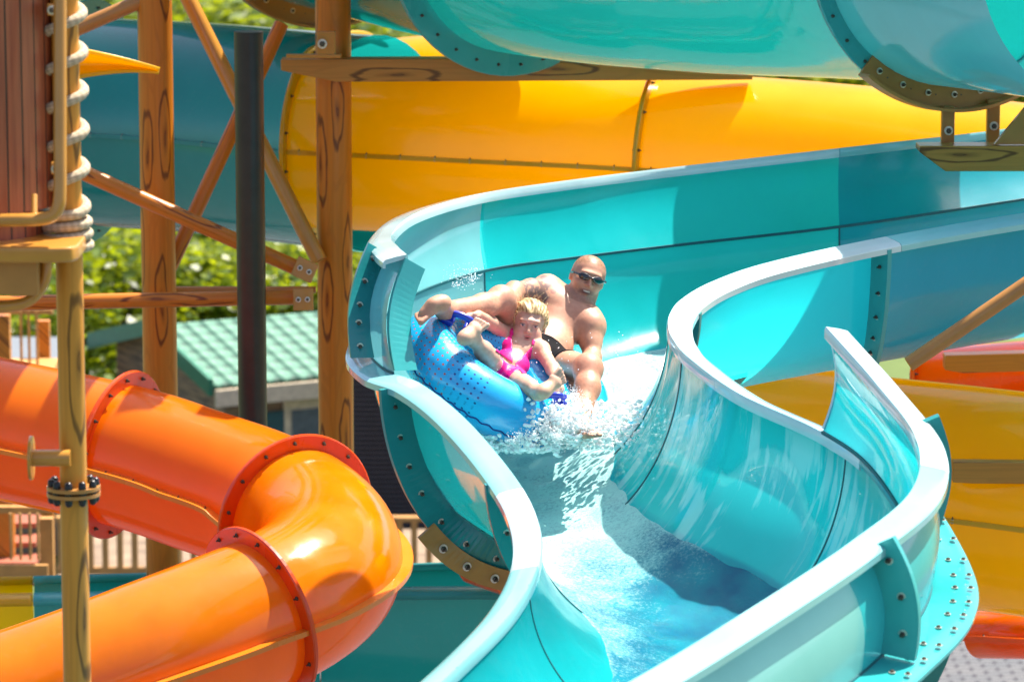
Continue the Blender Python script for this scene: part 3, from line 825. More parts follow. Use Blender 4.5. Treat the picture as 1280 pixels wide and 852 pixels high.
# clamp at the head of the brown post
def clamp(px, py, d, label):
    c = P(px, py, d); root = thing('clamp_bracket', c, label, 'bracket'); mb = MB()
    mb.abox(c, 0.10, 0.05, 0.13); b = mb.build('bracket_plate', M['tan'], root, bevel=0.006)
    mb = MB(); mb.abox(c+Vector((-.07, 0, -.07)), 0.30, 0.06, 0.02); mb.build('base_plate', M['tan'], root, bevel=0.003)
    bolt(c+Vector((-0.02, -0.035, 0)), (0, -1, 0), b, 1.8)
clamp(408, 54, 21.05, 'small tan bracket with a big bolt on top of the tapered beam')
def gusset(px, py, d):
    c = P(px, py, d); root = thing('clamp_bracket', c, 'angled brown bracket on the beam at the right edge', 'bracket')
    mb = MB(); w = 0.02
    pts = [(-0.10, 0), (0.10, 0), (0.10, 0.18), (0.045, 0.18)]
    V = [c+Vector((x, s*w, z)) for s in (-1, 1) for x, z in pts]
    mb.add(V, [(0, 1, 2, 3), (7, 6, 5, 4), (0, 4, 5, 1), (1, 5, 6, 2), (2, 6, 7, 3), (3, 7, 4, 0)]); b = mb.build('gusset_plate', M['brown'], root)
    bolt(c+Vector((0.07, -0.03, 0.09)), (0, -1, 0), b, 1.6)
gusset(1268, 180, 18.8)

# unseen bars added just above the view to stripe the orange tube with shade
dk = thing('shade_bars', W(-.9, 21.4, -1.2), 'unseen bars added above the view to cast shade stripes on the orange tube', 'shadow caster')
for i in range(4):
    xx = -1.78+0.40*i; mb = MB(); a_ = W(xx, 19.6, -1.30); b_ = W(xx+.2, 21.4, -1.30); a_.z = b_.z = CAM_H-1.28
    mb.box((a_+b_)/2, (b_-a_)/2, Vector((0.085, 0, 0)), Vector((0, 0, 0.05))); mb.build('shade_bar', M['brown'], dk)
mb = MB(); a_ = W(-2.1, 21.3, -1.16); b_ = W(-.6, 21.3, -1.16); mb.box((a_+b_)/2, (b_-a_)/2, Vector((0, 0.06, 0)), Vector((0, 0, 0.05))); mb.build('shade_crossbar', M['brown'], dk)
# ---------------------------------------------------------------- rope post and play tower at the left edge
DP = 12.8
fp = P(88, 400, DP)
rp = thing('rope_post', (fp.x, fp.y, 0), 'tan wood-grain post wound with rope at the left edge', 'post')
pipe('upper_post', (fp.x, fp.y, P(90,618,DP).z), (fp.x, fp.y, CAM_H+0.6), 0.0455, M['post_tan'], rp, 24)
pipe('lower_post', (fp.x, fp.y, 0), (fp.x, fp.y, P(90,620,DP).z), 0.047, M['post_tan'], rp, 24)
for i, pyy in enumerate((616, 624)):
    z = P(90, pyy, DP).z
    pl = pipe('collar_plate', (fp.x, fp.y, z-0.006), (fp.x, fp.y, z+0.006), 0.090, M['brown'], rp, 32)
zc = P(90, 620, DP).z
for k in range(10):
    a = 2*math.pi*k/10+0.2
    x, y = fp.x+0.074*math.cos(a), fp.y+0.074*math.sin(a)
    V = []; path = [(x, y, zc+z) for z in (-0.042, -0.036, -0.02, 0, 0.02, 0.036, 0.042)]
    sweep('bolt_cap', path, circle(0.0135, 12), M['blackrubber'], pl, (0, -1, 0), [0.5, 0.9, 1, 1, 1, 0.9, 0.5])
# stub arm with a disc
s0, s1 = P(88, 572, DP), P(41, 572, DP)
pipe('stub_arm', s0, s1, 0.028, M['tan'], rp, 20)
pipe('end_disc', s1, s1+Vector((-0.010, 0, 0)), 0.074, M['tan'], rp, 32)
# rope
mrope, nt, b, out = new_mat('braided_rope')
uv = node(nt, 'ShaderNodeUVMap')
mp = node(nt, 'ShaderNodeMapping'); mp.inputs['Scale'].default_value = (110, 70, 1); mp.inputs['Rotation'].default_value = (0, 0, R(45))
link(nt, uv.outputs[0], mp.inputs[0])
ck = node(nt, 'ShaderNodeTexChecker'); ck.inputs['Scale'].default_value = 1.0; link(nt, mp.outputs[0], ck.inputs['Vector'])
b.inputs['Base Color'].default_value = (0.5, 0.42, 0.30, 1); b.inputs['Roughness'].default_value = 0.85
link(nt, mixc(nt, ck.outputs['Fac'], (0.55, 0.46, 0.32), (0.40, 0.32, 0.21)), b.inputs['Base Color'])
bp = node(nt, 'ShaderNodeBump'); bp.inputs['Strength'].default_value = 0.7; bp.inputs['Distance'].default_value = 0.004
link(nt, ck.outputs['Fac'], bp.inputs['Height']); link(nt, bp.outputs[0], b.inputs['Normal'])
zt, zb = P(90, -40, DP).z, P(90, 262, DP).z
path = []
turns = 6.2; N = 400
for i in range(N):
    q = i/(N-1); a = -2*math.pi*turns*q+0.4
    path.append((fp.x+0.059*math.cos(a), fp.y+0.059*math.sin(a), zt+(zb-zt)*q))
for i in range(220):
    q = i/219; a = -2*math.pi*(turns+3*q)+0.4; w_ = 1+0.25*q
    path.append((fp.x+0.062*math.cos(a)*w_-0.01*q, fp.y+0.062*math.sin(a), zb-0.115*q))
rope = sweep('rope', path, circle(0.0175, 12), mrope, None, (0, 0, 1), origin=(fp.x, fp.y, zb))
tag(rope, 'off-white braided rope coiled round the tan post at the left edge', 'rope')

# barrel cladding of the play tower
tower = thing('play_tower', P(-60, 300, 13.0), 'red-brown planked tower side with bent tan pipe frame at the left edge', 'play tower')
mwood, nt, b, out = new_mat('red_plank')
uvn = node(nt, 'ShaderNodeUVMap'); sx = node(nt, 'ShaderNodeSeparateXYZ'); link(nt, uvn.outputs[0], sx.inputs[0])
fr = mth(nt, 'FRACT', mth(nt, 'DIVIDE', sx.outputs[0], 0.062))
gr = ramp(nt, fr, [(0.0, (0, 0, 0)), (0.06, (0, 0, 0)), (0.09, (1, 1, 1)), (0.97, (1, 1, 1)), (1.0, (0, 0, 0))])
mp = node(nt, 'ShaderNodeMapping'); mp.inputs['Scale'].default_value = (60, 3, 1); link(nt, uvn.outputs[0], mp.inputs[0])
nz = node(nt, 'ShaderNodeTexNoise'); nz.inputs['Scale'].default_value = 1; nz.inputs['Detail'].default_value = 5; link(nt, mp.outputs[0], nz.inputs['Vector'])
cw = ramp(nt, nz.outputs[0], [(0.3, (0.26, 0.055, 0.022)), (0.7, (0.42, 0.115, 0.045))])
link(nt, mixc(nt, gr, (0.02, 0.015, 0.012), cw), b.inputs['Base Color']); b.inputs['Roughness'].default_value = 0.42; b.inputs['Coat Weight'].default_value = 0.2
bp = node(nt, 'ShaderNodeBump'); bp.inputs['Strength'].default_value = 0.8; bp.inputs['Distance'].default_value = 0.01; link(nt, gr, bp.inputs['Height']); link(nt, bp.outputs[0], b.inputs['Normal'])
bc = P(-62, 100, 12.75); rb = 0.355
def barrel(name, r, z0, z1, cx, cy):
    mb = MB(); n = 60; V = []; uv_ = []
    for z in (z0, z1):
        for rr in (r, r-0.02):
            for i in range(n+1):
                a = R(-215)+R(250)*i/n
                V.append((cx+rr*math.cos(a), cy+rr*math.sin(a), z)); uv_.append((a*r+9.0, z))
    m_ = n+1; f = []
    for i in range(n):
        f += [(i, i+1, 2*m_+i+1, 2*m_+i), (m_+i+1, m_+i, 3*m_+i, 3*m_+i+1), (i+1, i, m_+i, m_+i+1), (2*m_+i, 2*m_+i+1, 3*m_+i+1, 3*m_+i)]
    mb.add(V, f, uv_); return mb.build(name, mwood, tower)
barrel('plank_cladding', rb, P(0, 254, 12.8).z, CAM_H+0.3, bc.x, bc.y)
barrel('lower_cladding', rb-0.035, P(0, 330, 12.8).z, P(0, 250, 12.8).z, bc.x, bc.y)
pts = [P(75,-60,12.45), P(75,60,12.45), P(75,180,12.45), P(75,235,12.45), P(73,258,12.45), P(65,270,12.45), P(48,274,12.45), P(20,275,12.45), P(-40,276,12.5), P(-120,276,12.6)]
pp = crom([tuple(q) for q in pts], np.linspace(0, 9, 70))
sweep('pipe_frame', pp, circle(0.0215, 16), M['tan'], tower, (0, -1, 0.02))
for (px, py) in ((66, 12), (71, 210)):
    c = P(px, py, 12.55); mb = MB(); mb.abox(c, 0.035, 0.03, 0.04); br_ = mb.build('clip', M['tan'], tower, bevel=0.004); bolt(c+Vector((0, -0.02, 0)), (0, -1, 0), br_, 1.0)
pipe('hanger_bolt', P(43,274,12.45), P(43,244,12.5), 0.010, M['tan'], tower, 10)
c0 = P(20, 310, 12.6)
mb = MB(); pts2 = rrect(0.75, 0.34, 0.06)
zc_ = c0.z; V = [(P(-40,310,12.6).x+0.0+x, c0.y+y, zc_+s*0.026) for s in (-1, 1) for x, y in pts2]
k_ = len(pts2); mb.add(V, [tuple(range(k_-1, -1, -1)), tuple(range(k_, 2*k_))]+[(i, (i+1) % k_, k_+(i+1) % k_, k_+i) for i in range(k_)], [(v[1], v[0]) for v in V])
mb.build('ledge', M['tan'], tower, bevel=0.01)
mb = MB(); cb = P(-5, 342, 12.62); mb.abox(cb, 0.30, 0.2, 0.115); mb.build('box_girder', M['brown'], tower, bevel=0.004)
pts = [P(-80,382,12.6), P(-20,383,12.6), P(15,382,12.6), P(36,376,12.6), P(50,362,12.6), P(57,345,12.6), P(58,322,12.6)]
sweep('bent_pipe', crom([tuple(q) for q in pts], np.linspace(0, 6, 50)), circle(0.0185, 14), M['tan'], tower, (0, -1, 0.02))

# yellow flared slide lip reaching past the rope post
mb = MB(); V = []; n = 24
for i in range(n):
    q = i/(n-1)
    x = 60+(199-60)*q; yt = 58+30*q**1.6+2*math.sin(q*3); yb = yt+0.8+47*(1-q)**1.3
    for j in range(7):
        s = j/6; V.append(P(x, yt+(yb-yt)*s, 13.6+0.10*math.sin(s*math.pi*0.9)+0.1*q))
m_y = mesh('slide_lip', V, gridfaces(n, 7), gelcoat('lemon_gelcoat', (0.90, 0.58, 0.0), 0.2, 0.4, (1, .62, 0), coat=0.2), None, True, origin=P(60, 80, 13.6))
sol = m_y.modifiers.new('thick', 'SOLIDIFY'); sol.thickness = 0.012
tag(m_y, 'pointed bright yellow slide lip beside the rope post', 'slide lip')

# ---------------------------------------------------------------- house behind
mroof, nt, b, out = new_mat('green_roof_tiles')
uvn = node(nt, 'ShaderNodeUVMap'); sx = node(nt, 'ShaderNodeSeparateXYZ'); link(nt, uvn.outputs[0], sx.inputs[0])
wav = mth(nt, 'SINE', mth(nt, 'MULTIPLY', sx.outputs[0], 2*math.pi/0.24))
rowf = mth(nt, 'FRACT', mth(nt, 'DIVIDE', sx.outputs[1], 0.27))
link(nt, ramp(nt, mth(nt, 'ADD', rowf, mth(nt, 'MULTIPLY', wav, 0.22)), [(0.0, (0.02, 0.08, 0.055)), (0.22, (0.06, 0.19, 0.13)), (0.8, (0.09, 0.24, 0.165)), (1.0, (0.16, 0.33, 0.24))]), b.inputs['Base Color'])
bp = node(nt, 'ShaderNodeBump'); bp.inputs['Strength'].default_value = 1.0; bp.inputs['Distance'].default_value = 0.05
link(nt, mth(nt, 'ADD', mth(nt, 'MULTIPLY', wav, 0.5), rowf), bp.inputs['Height']); link(nt, bp.outputs[0], b.inputs['Normal']); b.inputs['Roughness'].default_value = 0.7
M['log'] = plain('weathered_timber', (0.22, 0.155, 0.10), 0.8, 0, 0.4, 3)
mlog, nt, b, out = new_mat('timber_siding')
uvn = node(nt, 'ShaderNodeUVMap'); sx = node(nt, 'ShaderNodeSeparateXYZ'); link(nt, uvn.outputs[0], sx.inputs[0])
rf = mth(nt, 'FRACT', mth(nt, 'DIVIDE', sx.outputs[1], 0.2))
mp = node(nt, 'ShaderNodeMapping'); mp.inputs['Scale'].default_value = (2, 14, 1); link(nt, uvn.outputs[0], mp.inputs[0])
nz = node(nt, 'ShaderNodeTexNoise'); nz.inputs['Scale'].default_value = 1.3; nz.inputs['Detail'].default_value = 5; link(nt, mp.outputs[0], nz.inputs['Vector'])
cw = ramp(nt, nz.outputs[0], [(0.3, (0.12, 0.09, 0.07)), (0.7, (0.36, 0.24, 0.13))])
link(nt, mixc(nt, ramp(nt, rf, [(0, (0, 0, 0)), (0.12, (1, 1, 1))]), (0.04, 0.03, 0.02), cw), b.inputs['Base Color']); b.inputs['Roughness'].default_value = 0.8
M['cream'] = plain('cream_paint', (0.62, 0.52, 0.38), 0.6)
M['green'] = plain('green_fascia', (0.01, 0.16, 0.09), 0.45)
M['glass'] = plain('dark_window_glass', (0.12, 0.15, 0.17), 0.08)
M['tealpaint'] = plain('dark_teal_paint', (0.02, 0.09, 0.11), 0.5)

C1 = P(268, 482, 49.0); C1.z = CAM_H - 6.35*0+P(268,482,49.0).z - CAM_H
ez = C1.z; rz = P(170, 405, 50.8).z
gv = Vector((-1.95, 3.6, 0)); lv = Vector((3.6, 1.95, 0)).normalized()*7.5
house = thing('house', (C1.x, C1.y, 0), 'timber cabin with green tiled gable roof behind the orange slide', 'house')
def quad_uv(mb, pts, mi=0):
    pts = [Vector(p) for p in pts]; ax = (pts[1]-pts[0]).normalized(); nrm = (pts[1]-pts[0]).cross(pts[-1]-pts[0]).normalized(); ay = nrm.cross(ax)
    mb.add(pts, [tuple(range(len(pts)))], [((p-pts[0]).dot(ax), (p-pts[0]).dot(ay)) for p in pts], mi)
a = Vector((C1.x, C1.y, 0)); bq = a+gv; apex = a+gv/2
ins = 0.25
gi = gv.normalized()*ins; li = lv.normalized()*ins
w1, w2, w3, w4 = a+gi+li, bq-gi+li, bq-gi+lv-li, a+gi+lv-li
up = lambda p, z: Vector((p.x, p.y, z))
mb = MB()
quad_uv(mb, [up(w1, 0), up(w2, 0), up(w2, ez), up(apex+li, rz-0.12), up(w1, ez)])
quad_uv(mb, [up(w4, 0), up(w1, 0), up(w1, ez), up(w4, ez)])
quad_uv(mb, [up(w2, 0), up(w3, 0), up(w3, ez), up(w2, ez)])
quad_uv(mb, [up(w3, 0), up(w4, 0), up(w4, ez), up(apex+lv-li, rz-0.12), up(w3, ez)])
mb.build('wall', mlog, house)
def roofslab(p0, p1, r1, r0):
    mb = MB(); quad_uv(mb, [p0, p1, r1, r0]); o = mb.build('roof', mroof, house)
    s = o.modifiers.new('thick', 'SOLIDIFY'); s.thickness = 0.06; s.offset = -1
roofslab(up(a, ez), up(a+lv, ez), up(apex+lv, rz), up(apex, rz))
roofslab(up(bq+lv, ez), up(bq, ez), up(apex, rz), up(apex+lv, rz))
def bargeboard(p, q, mat, w, name, dz=0.0):
    mb = MB(); d = (q-p); n = Vector((0, 0, w/2)); t_ = -lv.normalized()*0.03
    if abs(d.normalized().dot(lv.normalized())) > 0.8: t_ = -gv.normalized()*0.03
    mb.box((p+q)/2+Vector((0, 0, dz))+t_*1.5, d/2, t_, n); mb.build(name, mat, house)
bargeboard(up(a, ez), up(apex, rz), M['green'], 0.22, 'bargeboard', -0.02); bargeboard(up(bq, ez), up(apex, rz), M['green'], 0.22, 'bargeboard', -0.02)
bargeboard(up(a, ez-0.16), up(a+lv, ez-0.16), M['cream'], 0.22, 'fascia')
# window and dark shutter on the long wall
def on_wall(px, py):  # long front wall
    f = (px-268)/FPX*49.5
    return f
wn_dir = lv.normalized(); nw = gv.normalized()*-1
def window(u, z0, w_, h_, mat_in, name='window'):
    c = up(w4+(w1-w4)*0, 0); base = w1 + wn_dir*u
    mb = MB(); mb.box(up(base, z0+h_/2)+nw*0.02, wn_dir*w_/2, nw*0.03, Vector((0, 0, h_/2))); fr_ = mb.build(name, M['cream'], house)
    mb = MB(); mb.box(up(base, z0+h_/2)+nw*0.055, wn_dir*(w_/2-0.1), nw*0.006, Vector((0, 0, h_/2-0.12))); mb.build('pane', mat_in, fr_)
zwin = P(380, 565, 49.6).z
window(1.30, zwin, 0.95, 0.62, M['glass'])
mb = MB(); mb.box(up(w1+wn_dir*0.55, ez-0.9)+nw*0.02, wn_dir*0.35, nw*0.02, Vector((0, 0, 0.45))); mb.build('shutter', M['tealpaint'], house)
# grey shed roof further left and a dark louvred hut
sh = thing('shed', P(20, 560, 52), 'low grey roofed shed behind the stairs at the far left', 'shed')
sh.location.z = 0
q = [P(-80,462,51), P(92,462,51), P(92,428,53.5), P(-80,428,53.5)]
mb = MB(); quad_uv(mb, q); o = mb.build('roof', plain('grey_metal_roof', (0.16, 0.18, 0.2), 0.4), sh); o.modifiers.new('thick', 'SOLIDIFY').thickness = -0.08
mb = MB(); cc = (q[0]+q[1]+q[2]+q[3])/4; mb.abox((cc.x, cc.y+0.1, q[0].z/2-0.06), 1.7, 2.0, q[0].z-0.12); mb.build('wall', M['log'], sh)
hut = thing('hut', P(480, 600, 46.5), 'dark louvred hut between the brown post and the teal channel', 'hut'); hut.location.z = 0
hc = P(505, 560, 46.8); hz = P(480, 470, 46).z
mb = MB(); mb.abox((hc.x+0.3, hc.y+0.8, hz/2), 1.9, 1.6, hz); mb.build('wall', plain('charcoal_boards', (0.02, 0.02, 0.025), 0.7), hut)
mb = MB()
k = 0
z = hz-0.15
while z > 0.3:
    mb.abox((hc.x+0.3, hc.y-0.03, z), 1.84, 0.04, 0.025); z -= 0.06
mb.build('louvres', plain('grey_louvre', (0.045, 0.045, 0.055), 0.6), hut)

# ---------------------------------------------------------------- picket railing and stairs in the distance
M['picket'] = plain('honey_timber', (0.46, 0.23, 0.06), 0.6, 0, 0.2, 6)
rz1 = P(300, 648, 43).z; rz0 = P(300, 722, 43).z
rail = thing('picket_railing', P(300, 720, 43), 'honey-coloured timber picket railing beyond the orange bend', 'railing')
rail.location.z = rz0
x0, x1 = P(70,640,43).x, P(640,640,43).x; yy = P(300,640,43).y
mb = MB(); mb.abox(((x0+x1)/2, yy, rz1), x1-x0, 0.12, 0.05); mb.build('top_rail', M['picket'], rail)
mb = MB(); mb.abox(((x0+x1)/2, yy, rz0+0.06), x1-x0, 0.06, 0.08); mb.build('bottom_rail', M['picket'], rail)
x = x0+0.05; first = None
while x < x1:
    if first is None:
        mb = MB(); mb.abox((x, yy-0.002, (rz0+rz1)/2), 0.07, 0.045, rz1-rz0-0.06); first = mb.build('picket', M['picket'], rail)
    else:
        o = first.copy(); C.objects.link(o); o.parent = rail; o.location = (x-x0-0.05, 0, 0)
    x += 0.165
for xx in (x0+1.2, x0+2.6, x0+3.55):
    mb = MB(); mb.abox((xx, yy-0.02, (rz1)/2), 0.14, 0.14, rz1-0.02); mb.build('post', M['picket'], rail)
mb = MB(); mb.abox(((x0+x1)/2, yy+1.2, rz0-0.06), x1-x0, 2.6, 0.10); mb.build('deck_boards', M['log'], rail)

st = thing('staircase', P(30, 720, 34), 'timber staircase with spindle balusters at the left edge', 'staircase'); st.location.z = 0
def stbox(name, px0, px1, py0, py1, d, th, mat, parent=None):
    a_, b_ = P(px0, py0, d), P(px1, py1, d); mb = MB()
    mb.abox(((a_.x+b_.x)/2, (a_.y+b_.y)/2, (a_.z+b_.z)/2), abs(b_.x-a_.x), th, abs(a_.z-b_.z)); return mb.build(name, mat, parent or st)
stbox('post', -2, 19, 385, 1020, 32, 0.12, M['post_red'])
stbox('post', 52, 68, 392, 1020, 34, 0.10, M['post_red'])
stbox('post', 54, 70, 640, 1020, 31.5, 0.10, M['picket'])
for x in (25, 35, 45): stbox('baluster', x, x+3, 388, 470, 33, 0.03, M['picket'])
for x in (12, 24, 36, 46): stbox('baluster', x, x+3, 640, 700, 31, 0.03, M['picket'])
stbox('handrail', 0, 66, 386, 392, 33, 0.08, M['picket']); stbox('handrail', -2, 70, 632, 640, 31.2, 0.08, M['picket'])
for i, y_ in enumerate((648, 672, 697, 720)): stbox('tread', -60+i*4, 48, y_, y_+6, 32.5-0.3*i, 0.35, plain('red_tread', (0.35, 0.10, 0.05), 0.6) if i == 0 else bpy.data.materials['red_tread'])
stbox('stringer', -60, 60, 705, 722, 31.1, 0.05, M['picket']); stbox('landing', -80, 66, 462, 474, 33, 1.2, M['picket'])
# glimpse of a red slide end beside the channel
o = pipe('slide_flume', P(594, 700, 21.0), P(640, 716, 20.8), 0.13, M['red'], None, 28, origin=P(610, 708, 20.9)); tag(o, 'short red flume end tucked under the teal channel rim', 'flume')

# ---------------------------------------------------------------- trees
mleaf, nt, b, out = new_mat('leaf')
oi = node(nt, 'ShaderNodeAttribute'); oi.attribute_name = 'tone'
cl = ramp(nt, oi.outputs['Fac'], [(0.0, (0.03, 0.075, 0.004)), (0.5, (0.11, 0.19, 0.006)), (1.0, (0.30, 0.34, 0.012))])
link(nt, cl, b.inputs['Base Color']); b.inputs['Roughness'].default_value = 0.38
tr = node(nt, 'ShaderNodeBsdfTranslucent'); link(nt, mixc(nt, 0.5, cl, (0.50, 0.55, 0.01)), tr.inputs[0])
mx = node(nt, 'ShaderNodeMixShader'); mx.inputs[0].default_value = 0.5
link(nt, b.outputs[0], mx.inputs[1]); link(nt, tr.outputs[0], mx.inputs[2]); link(nt, mx.outputs[0], out.inputs[0])
mbark = plain('bark', (0.12, 0.085, 0.06), 0.9)
def crown_mesh(seed, n=5200):
    r = np.random.default_rng(seed)
    cl_ = []
    for i in range(34):
        v = r.normal(size=3); v /= np.linalg.norm(v); q = r.uniform(0.35, 1.0)
        cl_.append((v*q*np.array([1.9, 1.9, 1.7])+np.array([0, 0, 3.6]), r.uniform(0.45, 0.85), r.uniform(-0.25, 0.35)))
    V = np.zeros((n, 4, 3)); tone = np.zeros((n, 4))
    for i in range(n):
        c, rad, tn = cl_[r.integers(len(cl_))]
        v = r.normal(size=3); v /= np.linalg.norm(v); p = c+v*rad*r.uniform(0.55, 1.05)
        s = r.uniform(0.05, 0.15)
        a = r.normal(size=3); a /= np.linalg.norm(a); b2 = np.cross(a, r.normal(size=3)); b2 /= np.linalg.norm(b2)
        V[i] = [p-a*s, p-b2*s*0.55, p+a*s, p+b2*s*0.55]; tone[i] = np.clip(0.45+tn+r.uniform(-0.3, 0.3), 0, 1)
    me_v = V.reshape(-1, 3); f = np.arange(n*4).reshape(n, 4)
    return me_v, f, tone.reshape(-1, 1), cl_
protos = []
for s in range(3):
    v, f, tone, cl_ = crown_mesh(20+s)
    o = mesh('crown', v, f, mleaf, None, False, colors={'tone': np.repeat(tone, 3, 1)})
    mb = MB(); 
    path = [(0.02*math.sin(k), 0.03*math.cos(k*1.3), k*0.5) for k in range(9)]
    vv, ff, uu = sweep_geo(path, circle(0.16, 10), (0, 1, 0), True, np.linspace(1.2, 0.25, 9)); mb.add(vv, ff)
    for c, rad, tn in cl_[:9]:
        z = max(1.0, c[2]*0.6); vv, ff, uu = sweep_geo(np.linspace([0, 0, z], c, 5), circle(0.06, 6), (0.1, 1, 0.2), True, np.linspace(1, 0.3, 5)); mb.add(vv, ff)
    tk = mb.build('trunk', mbark, None, True)
    protos.append((o.data, tk.data)); bpy.data.objects.remove(o); bpy.data.objects.remove(tk)
kinds = ['tree']
def tree(px, py_top, d, s, k, label):
    top = P(px, py_top, d); h = top.z; sc = h/5.9
    root = thing('leafy_tree', (top.x, top.y, 0), label, 'tree', 'leafy trees behind the slides')
    root.scale = (s, s, sc); root.rotation_euler = (0, 0, (px*0.37) % 6.28)
    for nm, me in zip(('crown', 'trunk'), protos[k]):
        o = bpy.data.objects.new(nm, me); C.objects.link(o); o.parent = root
spots = [(70,250,60,1.15,'nearest leafy tree, left of the thick brown post and over the cabin gable'), (165,262,58,1.1,'nearest leafy tree, right behind the left brown wood-grain post'),
         (262,272,60,1.15,'nearest leafy tree, seen between the left brown post and the black pole'), (352,268,59,1.15,'nearest leafy tree, seen between the black pole and the right brown post'),
         (440,262,60,1.1,'nearest leafy tree, behind the right brown wood-grain post'),
         (110,180,68,1.35,'taller leafy tree of the middle row, just right of the rope post'), (225,170,70,1.4,'taller leafy tree of the middle row, right of the left brown post'),
         (330,190,69,1.4,'taller leafy tree of the middle row, behind the crossing pipe braces'), (450,170,70,1.4,'taller leafy tree of the middle row, behind the yellow tube end'),
         (-80,150,66,1.4,'taller leafy tree of the middle row, hidden by the planked tower'), 
         (20,60,84,2.0,'far tall leafy tree above the planked tower'), (150,-40,88,2.2,'far tall leafy tree above the teal tube near the top edge'), (300,-60,90,2.3,'far tall leafy tree behind the top of the black pole'),
         (470,-20,86,2.1,'far tall leafy tree above the farthest yellow tube'), (760,-30,92,2.3,'far tall leafy tree above the middle of the long yellow tube'), (1000,-20,92,2.3,'far tall leafy tree above the right half of the long yellow tube'), (1250,20,90,2.2,'far tall leafy tree in the upper right behind the slides')]
for i, (px, py, d, s, lab) in enumerate(spots):
    tree(px, py, d, s, i % 3, lab)
# ---------------------------------------------------------------- rounded bodies grown from a distance field
class Field:
    def __init__(s, lo, hi, h):
        s.lo = np.array(lo, float); s.h = h
        s.n = np.ceil((np.array(hi)-s.lo)/h).astype(int)+1
        s.F = np.full(s.n, 0.2, np.float32)
    def win(s, lo, hi, pad):
        a = np.maximum(((lo-pad-s.lo)/s.h).astype(int), 0); b = np.minimum(((hi+pad-s.lo)/s.h).astype(int)+2, s.n)
        if (b <= a).any(): return None
        ax = [s.lo[k]+s.h*np.arange(a[k], b[k], dtype=np.float32) for k in range(3)]
        return tuple(slice(a[k], b[k]) for k in range(3)), ax[0][:, None, None], ax[1][None, :, None], ax[2][None, None, :]
    def put(s, sl, d, k, sub=False):
        A = s.F[sl]
        if sub:
            d = -d
            if k > 0:
                h = np.clip(0.5-0.5*(d-A)/(-k)*-1, 0, 1)
                hh = np.maximum(k-np.abs(A-d), 0)/k
                s.F[sl] = np.maximum(A, d)+hh*hh*k*0.25
            else: s.F[sl] = np.maximum(A, d)
        else:
            if k > 0:
                hh = np.maximum(k-np.abs(A-d), 0)/k
                s.F[sl] = np.minimum(A, d)-hh*hh*k*0.25
            else: s.F[sl] = np.minimum(A, d)
    def cap(s, a, b, ra, rb, k=0.02):
        a = np.array(a, float); b = np.array(b, float); r = max(ra, rb)
        w = s.win(np.minimum(a, b), np.maximum(a, b), r+k+3*s.h)
        if w is None: return
        sl, X, Y, Z = w; ab = b-a; L = float(ab@ab)+1e-12
        t = np.clip(((X-a[0])*ab[0]+(Y-a[1])*ab[1]+(Z-a[2])*ab[2])/L, 0, 1)
        d = np.sqrt((X-a[0]-t*ab[0])**2+(Y-a[1]-t*ab[1])**2+(Z-a[2]-t*ab[2])**2)-(ra+(rb-ra)*t)
        s.put(sl, d.astype(np.float32), k)
    def ell(s, c, r, fr=None, k=0.02, sub=False):
        c = np.array(c, float); r = np.array(r, float); m = r.max()
        w = s.win(c, c, m+k+3*s.h)
        if w is None: return
        sl, X, Y, Z = w; fr = np.eye(3) if fr is None else fr
        q = [((X-c[0])*fr[i][0]+(Y-c[1])*fr[i][1]+(Z-c[2])*fr[i][2]) for i in range(3)]
        k0 = np.sqrt(sum((q[i]/r[i])**2 for i in range(3))); k1 = np.sqrt(sum((q[i]/r[i]**2)**2 for i in range(3)))+1e-9
        s.put(sl, (k0*(k0-1)/k1).astype(np.float32), k, sub)
    def coords(s):
        ax = [s.lo[k]+s.h*np.arange(s.n[k]) for k in range(3)]
        return np.meshgrid(*ax, indexing='ij')
def surface_nets(F, lo, h):
    ins = F < 0
    n = np.array(F.shape)
    c = np.zeros(n-1, np.int8)
    corners = [(i, j, k) for i in (0, 1) for j in (0, 1) for k in (0, 1)]
    def sub(A, o): return A[o[0]:o[0]+n[0]-1, o[1]:o[1]+n[1]-1, o[2]:o[2]+n[2]-1]
    for o in corners: c += sub(ins, o)
    cells = np.argwhere((c > 0) & (c < 8))
    idx = -np.ones(n-1, np.int64); idx[tuple(cells.T)] = np.arange(len(cells))
    acc = np.zeros((len(cells), 3)); cnt = np.zeros(len(cells))
    for a in corners:
        for ax in range(3):
            if a[ax] == 1: continue
            b = list(a); b[ax] = 1
            fa = F[tuple((cells+a).T)]; fb = F[tuple((cells+b).T)]
            m = (fa < 0) != (fb < 0)
            t = np.where(m, fa/(fa-fb+1e-12), 0)
            p = np.array(a, float)[None]+np.zeros((len(cells), 3)); p[:, ax] = t
            acc += p*m[:, None]; cnt += m
    V = lo + (cells+acc/cnt[:, None])*h
    faces = []
    for ax in range(3):
        o1, o2 = [(1, 2), (2, 0), (0, 1)][ax]
        sl0 = [slice(None)]*3; sl1 = [slice(None)]*3; sl0[ax] = slice(0, -1); sl1[ax] = slice(1, None)
        A = ins[tuple(sl0)]; B = ins[tuple(sl1)]
        e = np.argwhere(A != B)
        e = e[(e[:, o1] > 0) & (e[:, o2] > 0) & (e[:, o1] < n[o1]-1) & (e[:, o2] < n[o2]-1)]
        q = []
        for d1, d2 in ((-1, -1), (0, -1), (0, 0), (-1, 0)):
            p = e.copy(); p[:, o1] += d1; p[:, o2] += d2; q.append(idx[tuple(p.T)])
        q = np.stack(q, 1); flip = ~A[tuple(e.T)]
        q[flip] = q[flip][:, ::-1]
        faces.append(q[(q >= 0).all(1)])
    return V, np.concatenate(faces)
